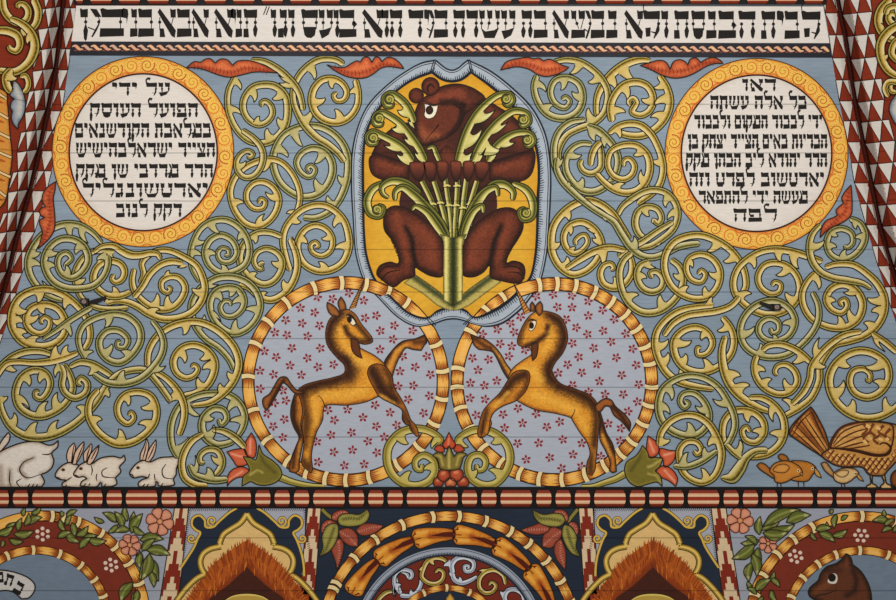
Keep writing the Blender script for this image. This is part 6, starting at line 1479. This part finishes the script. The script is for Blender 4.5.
garland(E0, [((400, 100), (455, 65)), ((370, 100), (365, 68)), ((400, 150), (425, 95)), ((360, 120), (390, 180)), ((430, 140), (440, 215)), ((400, 190), (470, 245)), ((350, 225), (420, 195)), ((460, 210), (520, 160)), ((500, 240), (572, 215)), ((530, 230), (625, 240)), ((480, 285), (540, 230))], 'green leaf garland on the arch below the hares, nearest the large corner leaves', (78, 549), 0.0054)
garland(E0, [((620, 130), (570, 105)), ((690, 130), (622, 82)), ((760, 120), (750, 45)), ((730, 160), (690, 80)), ((700, 150), (650, 190)), ((770, 180), (695, 190)), ((790, 190), (845, 95)), ((800, 160), (860, 200)), ((855, 300), (920, 240)), ((845, 320), (840, 400)), ((890, 330), (850, 460)), ((790, 500), (730, 600)), ((820, 540), (800, 610))], 'large green leaves in the corner above the arch below the hares', (125, 600), 0.0054, 9)
garland(E1, [((30, 170), (70, 95)), ((0, 130), (20, 75)), ((70, 240), (185, 235)), ((80, 270), (130, 290)), ((110, 300), (225, 325)), ((60, 310), (80, 390)), ((100, 350), (60, 460)), ((150, 370), (170, 470)), ((120, 430), (140, 510)), ((20, 560), (60, 620))], 'green leaves hanging beside the pilaster above the arch below the hares', (150, 600), 0.0056, 9)
rose(160, 521.5, 13.2, 'large pink rose by the pilaster above the arch below the hares', 0.0072, .25)
rose(130, 545, 10.5, 'smaller pink rose half behind the orange hoop above the arch below the hares', 0.0068, -.9)
garland(E3, [((80, 200), (85, 110)), ((100, 170), (190, 60)), ((120, 150), (300, 70)), ((130, 185), (270, 150)), ((250, 130), (370, 95)), ((110, 195), (235, 190)), ((70, 240), (-20, 255)), ((60, 260), (0, 220)), ((40, 270), (-70, 340)), ((70, 290), (90, 375)), ((40, 330), (60, 440)), ((30, 380), (20, 475))], 'green leaves fanned over the corner above the arch below the turkey', (765, 575), 0.0054, 9)
garland(E3, [((500, 80), (520, 60)), ((540, 90), (530, 160)), ((570, 120), (605, 95)), ((470, 180), (480, 135)), ((420, 180), (500, 170)), ((520, 210), (595, 180)), ((440, 200), (520, 245)), ((390, 195), (420, 235))], 'green leaf garland on the crown of the arch below the turkey, nearer the pilaster', (830, 545), 0.0054, 8)
garland(E3, [((830, 100), (825, 62)), ((850, 130), (765, 125)), ((830, 150), (880, 120)), ((870, 170), (815, 190)), ((880, 190), (930, 150))], 'green leaf garland at the frame edge on the arch below the turkey', (888, 534), 0.0054, 8)
garland(E3, [((30, 520), (10, 490)), ((140, 480), (165, 430)), ((60, 540), (140, 480)), ((60, 560), (10, 530)), ((150, 470), (195, 515)), ((150, 540), (180, 600)), ((100, 580), (70, 600))], 'green leaf garland low on the outer hoop of the arch below the turkey', (768, 600), 0.0054, 9)
rose(740, 520.5, 12.6, 'large pink rose by the pilaster above the arch below the turkey', 0.0068, .1)
rose(768, 543.5, 9.0, 'smaller pink rose half behind the orange hoop above the arch below the turkey', 0.0040, -.5)
# lettered ribbon
t = thing('lettered_ribbon', 12, 601, 'white ribbon end with black script on the blue field of the arch below the hares', 'ribbon')
shape(t, 'ribbon', '-120,450 -60,425 0,418 90,432 170,465 208,505 205,545 170,585 130,590! 80,550 30,540 -60,560 -120,590', E0, 0.0040, (196, 190, 184), (2, (140, 136, 134), .5), lw=1.4)
for ch, a in (('כ', (19, 588, 9, .55)), ('ת', (9.5, 580, 8.5, .3)), ('ב', (0, 577, 8, .05))):
    q = Pad(); g = Glyphs(q, 0.0046); x, y, s, r = a
    g.draw(ch, -s * .5, s * .5, -s * .7, s * .7, False)
    q.v = [(x + px * math.cos(r) - py * math.sin(r), y + px * math.sin(r) + py * math.cos(r), dd) for px, py, dd in q.v]
    q.build('letter', t, M_LINE)
# dark beast in the arch
t = thing('beast', 835, 612, 'dark brown beast head with a round white eye under the arch below the turkey', 'beast')
shape(t, 'head', '372,548 385,520 430,480 445,440 480,400 540,378 570,355! 600,322 625,345 636,385! 680,420 715,470 740,530 750,600 745,680 560,680 500,640 450,612 400,590! 380,575', E3, 0.0046, (92, 50, 30), (5, (36, 22, 18), .9), [('640,420 660,480 650,540 600,570', 5, (48, 28, 20), .85), ('480,420 560,420', 5, (60, 34, 24), .7), ('420,540 500,500', 5, (124, 70, 40), .6), ('600,330 600,390', 3, (124, 70, 40), .6)], jit=.05)
q = Pad(); q.fill(pts('488,490 500,450 520,437 540,445 546,470 538,495 515,500', E3), 0.0050, (206, 196, 178)); q.disc(746 + 513 / 5.973, 500 + 463 / 5.973, 3.9, 4.2, 0.0052, (30, 22, 18), 16); q.build('eye', t)
lines(t, 'mouth_line', ['400,590 430,570 480,560 545,535', '380,545 395,540'], E3, 0.0051, w=1.3)
# red leaf sprays beside the central arch
def spray(k, items, stem, label, foot):
    t = thing('leaf_spray', *foot, label, 'leaves', 'red and olive leaf sprays')
    q = Pad(); q.stroke(pts(stem, k), 0.0030, INK, 4.6); q.stroke(pts(stem, k), 0.0031, (128, 116, 50), 3.0); q.build('stem', t)
    for i, (s, c, v) in enumerate(items):
        red = c == 'r'
        q = Pad(); P_ = pts(s, k); d = 0.0050 + .0004 * i
        q.fill(P_, d, (150, 72, 52) if red else (150, 140, 68), edge=(2.4, (110, 34, 24) if red else (84, 78, 30), .85), marks=[(pts(v, k), 2.2, (196, 124, 100) if red else (96, 92, 40), .8)], res=1.1)
        q.stroke(outline(P_), d + 1e-4, INK, 1.0, closed=True, dense=True)
        V = crom(pts(v, k))[0]
        for j in range(2, len(V) - 2, 2): 
            tt = V[j + 1] - V[j]; tt = tt / max(np.hypot(*tt), 1e-6)
            for sg in (1, -1): q.stroke([V[j], V[j] - tt * 1.5 + np.array((-tt[1], tt[0])) * sg * 2.2], d + 2e-4, (110, 36, 26) if red else (70, 66, 26), [.7, .3])
        q.build('leaf', t, label='red leaf' if red else 'olive leaf')
spray(Q0, [('540,90 515,62 470,60 435,80 428,112 450,125', 'r', '440,105 480,75 520,72'), ('465,145 430,120 395,120 370,145 365,185 380,205', 'r', '375,190 385,150 420,130'), ('470,180! 520,165 560,180 585,220 585,278! 540,275 500,250 475,215', 'r', '480,190 530,220 575,268'), ('570,180! 610,145 660,138 742,152! 700,190 650,210 600,210', 'r', '590,190 660,165 725,155'), ('425,300! 450,240 480,230 500,260 495,320 462,418! 450,370', 'r', '470,250 475,320 463,400'), ('465,110 490,85 540,80 590,85 640,55! 655,80 640,125 600,150 520,158 475,145', 'o', '490,115 540,108 590,112 635,75'), ('462,145 470,190 450,260 410,310 352,338! 375,280 370,220 395,160 430,140', 'o', '445,160 420,230 395,290 362,330')], '370,55 400,85 440,115', 'red and olive leaf spray beside the central arch, on the hares side', (340, 570))
spray(K(520, 500), [('200,72 230,55 265,62 288,90 285,125 260,130', 'r', '215,70 260,80 278,115'), ('290,140 320,128 345,150 350,190 335,215', 'r', '300,140 335,165 335,200'), ('255,180! 200,160 160,180 135,220 132,278! 180,288 220,260 245,220', 'r', '240,190 190,225 140,270'), ('180,165! 130,135 80,150 0,178! 50,200 110,208 165,190', 'r', '165,175 90,175 20,180'), ('245,230! 215,250 202,290 215,350 270,420! 275,350 270,290', 'r', '245,250 240,320 265,400'), ('270,120 250,85 200,78 140,85 75,58! 85,100 120,140 180,158 240,155', 'o', '250,125 180,112 120,110 85,72'), ('262,150 250,200 270,265 310,320 362,340! 335,280 340,220 310,165 285,150', 'o', '280,165 295,230 320,290 350,330')], '345,55 320,85 285,130', 'red and olive leaf spray beside the central arch, on the turkey side', (548, 570))
# ---------------------------------------------------------------- ornament on the leaning side panels
def side_vine(label, k, s, w, F, sgn, barbs=''):
    L_, _ = crom(pts(s, k), False, 1.5); ww = np.interp(np.linspace(0, 1, len(L_)), np.linspace(0, 1, len(w)), w)
    pad, T_, *_r = strand_mesh(L_, None, ww, 1.0, GOLD)
    for bs in barbs.split():
        a, b = bs.split('>'); bx, by = map(float, a.split(',')); tx, ty = map(float, b.split(','))
        z = barb(k[0] + bx / k[2], k[1] + by / k[2], k[0] + tx / k[2], k[1] + ty / k[2], L_, T_, ww, 1.0002, GOLD); pad.add(z.v, z.c, z.f)
    VS[0] += .0006
    pad.v = [WS(x, y, side_depth((x - xat(F, y)) * sgn) + (VS[0] + (d - 1.0) if d > .5 else 0.0)) for x, y, d in pad.v]
    return pad.build('side_vine', None, flat=1, label=label, category='painted vine', group='vines on the leaning red side panels')
VS = [.009]
A0 = K(0, 0); A7 = K(746, 0)
side_vine('yellow vine looping from the top of the red side panel by the hares side border', A0, '15,-20 25,60 60,110 115,138 160,112 168,60 140,25 108,28 112,50', [6, 7, 7, 6.5, 6, 5], Fl, -1)
side_vine('yellow vine running down the toothed border on the hares side red panel', A0, '200,-10 228,70 215,140 170,190 150,215', [7, 7, 7, 6, 4], Fl, -1, '160,195>130,165')
side_vine('yellow crossing vine on the hares side red panel', A0, '60,110 110,130 160,165 195,215 208,280 180,360 130,410 80,430 -10,420', [5, 7, 8, 9, 8, 7, 6], Fl, -1, '190,230>165,270')
side_vine('yellow hook vine at the frame edge on the hares side red panel', A0, '-20,180 50,185 105,215 118,270 95,305 58,290 55,268', [7, 8, 8, 7, 6, 4], Fl, -1)
side_vine('yellow vine over the grey feather leaf on the hares side red panel', A0, '70,410 35,460 45,520 70,555', [6, 7.5, 7.5, 6], Fl, -1, '60,430>105,465')
side_vine('small yellow hook beside the grey feather leaf on the hares side red panel', A0, '120,462 150,450 170,490 160,535 138,552', [4, 5, 5, 5, 4], Fl, -1)
side_vine('pale yellow vine along the toothed border on the turkey side red panel', A7, '865,-10 805,60 790,130 820,200 870,235 920,245', [7, 8, 8, 8, 7, 6], Fr, 1, '800,170>835,190')
side_vine('yellow round curl near the top of the turkey side red panel', A7, '910,110 890,85 865,80 850,105 870,140 910,145 900,40 850,50 835,90', [5, 6, 7, 6, 5], Fr, 1)
side_vine('yellow curved vine low on the turkey side red panel', A7, '930,140 850,190 805,260 810,350 850,420 910,460', [7, 8, 8, 8, 7, 6], Fr, 1, '815,330>845,322')
side_vine('yellow ring of vine at the frame edge of the turkey side red panel', A7, '930,220 885,260 870,320 910,370', [5, 6, 6, 5], Fr, 1)
side_vine('small yellow curl above the grey feather on the turkey side red panel', A7, '900,550 870,545 860,515 880,490 920,495 850,490 830,530 850,580', [4, 5, 5.5, 5, 4], Fr, 1)
def side_shape(name, label, cat, s, k, F, sgn, col, edge, marks=(), off=.002, group=None, **kw):
    q = Pad(); P_ = pts(s, k); q.fill(P_, 1.0, col, edge=edge, marks=[(pts(a, k), w, c, m) for a, w, c, m in marks], res=1.8); q.stroke(outline(P_), 1.0002, INK, 1.1, closed=True, dense=True)
    q.v = [WS(x, y, side_depth((x - xat(F, y)) * sgn) + (off + (d - 1.0) if d > .5 else 0.0)) for x, y, d in q.v]
    o = q.build(name, None, flat=1, label=label, category=cat)
    if group: o['group'] = group
    return o
side_shape('feather_leaf', 'grey scalloped feather leaf on the hares side red panel', 'leaf', '80,480! 105,495 135,545 150,600 150,650 135,700 110,740 108,772! 80,740 68,700 75,665! 62,640 68,610 85,590! 60,570 70,545', A0, Fl, -1, (150, 158, 166), (3.5, (84, 96, 112), .8), [('90,500 120,580 115,680', 5, (196, 190, 178), .8)], off=.012)
side_shape('feather_leaf', 'grey feather leaf at the frame edge of the turkey side red panel', 'leaf', '900,560! 870,600 855,650 870,700 895,740 930,760 960,700 950,600', A7, Fr, 1, (150, 158, 166), (4, (84, 96, 112), .8), [('900,600 890,660 915,720', 5, (196, 190, 178), .8)], off=.012)
st = Pad()
for i in range(7):
    y = 84 + i * 19; k0 = (0, 0, 1)
t = thing('striped_post', 3, 205, 'orange post with slanting cream stripes on the hares side red panel', 'painted post')
def side_pad(q, F, sgn, off): q.v = [WS(x, y, side_depth((x - xat(F, y)) * sgn) + (off + (d - 1.0) if d > .5 else 0.0)) for x, y, d in q.v]
q = Pad(); P_ = pts('-60,530 35,550 45,620 60,800 72,930 60,1040 20,1220 -60,1260', A0); q.fill(P_, 1.0, (206, 140, 60), res=3.0, edge=(2, (150, 80, 30), .7)); q.stroke(outline(P_), 1.0002, INK, 1.2, closed=True, dense=True); side_pad(q, Fl, -1, .006); q.build('shaft', t, flat=1)
q = Pad()
for i in range(6):
    y = 88 + i * 19.5
    e = xat([(7.5, 90), (8, 108), (10, 135), (12, 158), (10, 178), (6, 198)], y + 6) if False else float(np.interp(y + 8, [90, 108, 135, 158, 178, 200], [6, 7.5, 9.5, 11.5, 10, 4]))
    q.stroke([(-10, y + 9 - 10), (-2, y + 9 - 4), (e, y + 9 + 2)], 1.0006, (52, 34, 20), 3.6); q.stroke([(-10, y + 9 - 10), (-2, y + 9 - 4), (e, y + 9 + 2)], 1.0008, (220, 190, 136), 2.2)
    q.stroke([(-6, y + 12), (e * .5, y + 15)], 1.0006, (168, 84, 30), [2, 3, 1])
side_pad(q, Fl, -1, .006); q.build('stripe', t, flat=1)
# ---------------------------------------------------------------- light and camera
w = bpy.data.worlds.new('hall'); bpy.context.scene.world = w; w.use_nodes = True
w.node_tree.nodes['Background'].inputs['Color'].default_value = (1.0, 0.985, 0.96, 1); w.node_tree.nodes['Background'].inputs['Strength'].default_value = 0.32
def lamp(name, loc, tgt, e, size, col=(1, .97, .92)):
    l = bpy.data.lights.new(name, 'AREA'); l.energy = e; l.size = size; l.color = col
    o = bpy.data.objects.new(name, l); C.objects.link(o); o.location = loc
    o.rotation_euler = (Vector(tgt) - Vector(loc)).to_track_quat('-Z', 'Y').to_euler()
lamp('hall_light', (-1.5, -4.0, 2.75), (-.9, 0, 1.9), 88, 1.0)
lamp('hall_light', (1.5, -4.0, 2.75), (.9, 0, 1.9), 88, 1.0)
cd = bpy.data.cameras.new('camera'); cam = bpy.data.objects.new('camera', cd); C.objects.link(cam)
cam.location = (0, -DIST, Z0); cam.rotation_euler = (math.pi / 2, 0, 0)
cd.sensor_width = 36; cd.lens = 36 * DIST / (896 * S)
bpy.context.scene.camera = cam
sc = bpy.context.scene
sc.view_settings.view_transform = 'Standard'; sc.view_settings.look = 'None'; sc.view_settings.gamma = 1; sc.view_settings.use_curve_mapping = False
sc.view_settings.exposure = 0.0
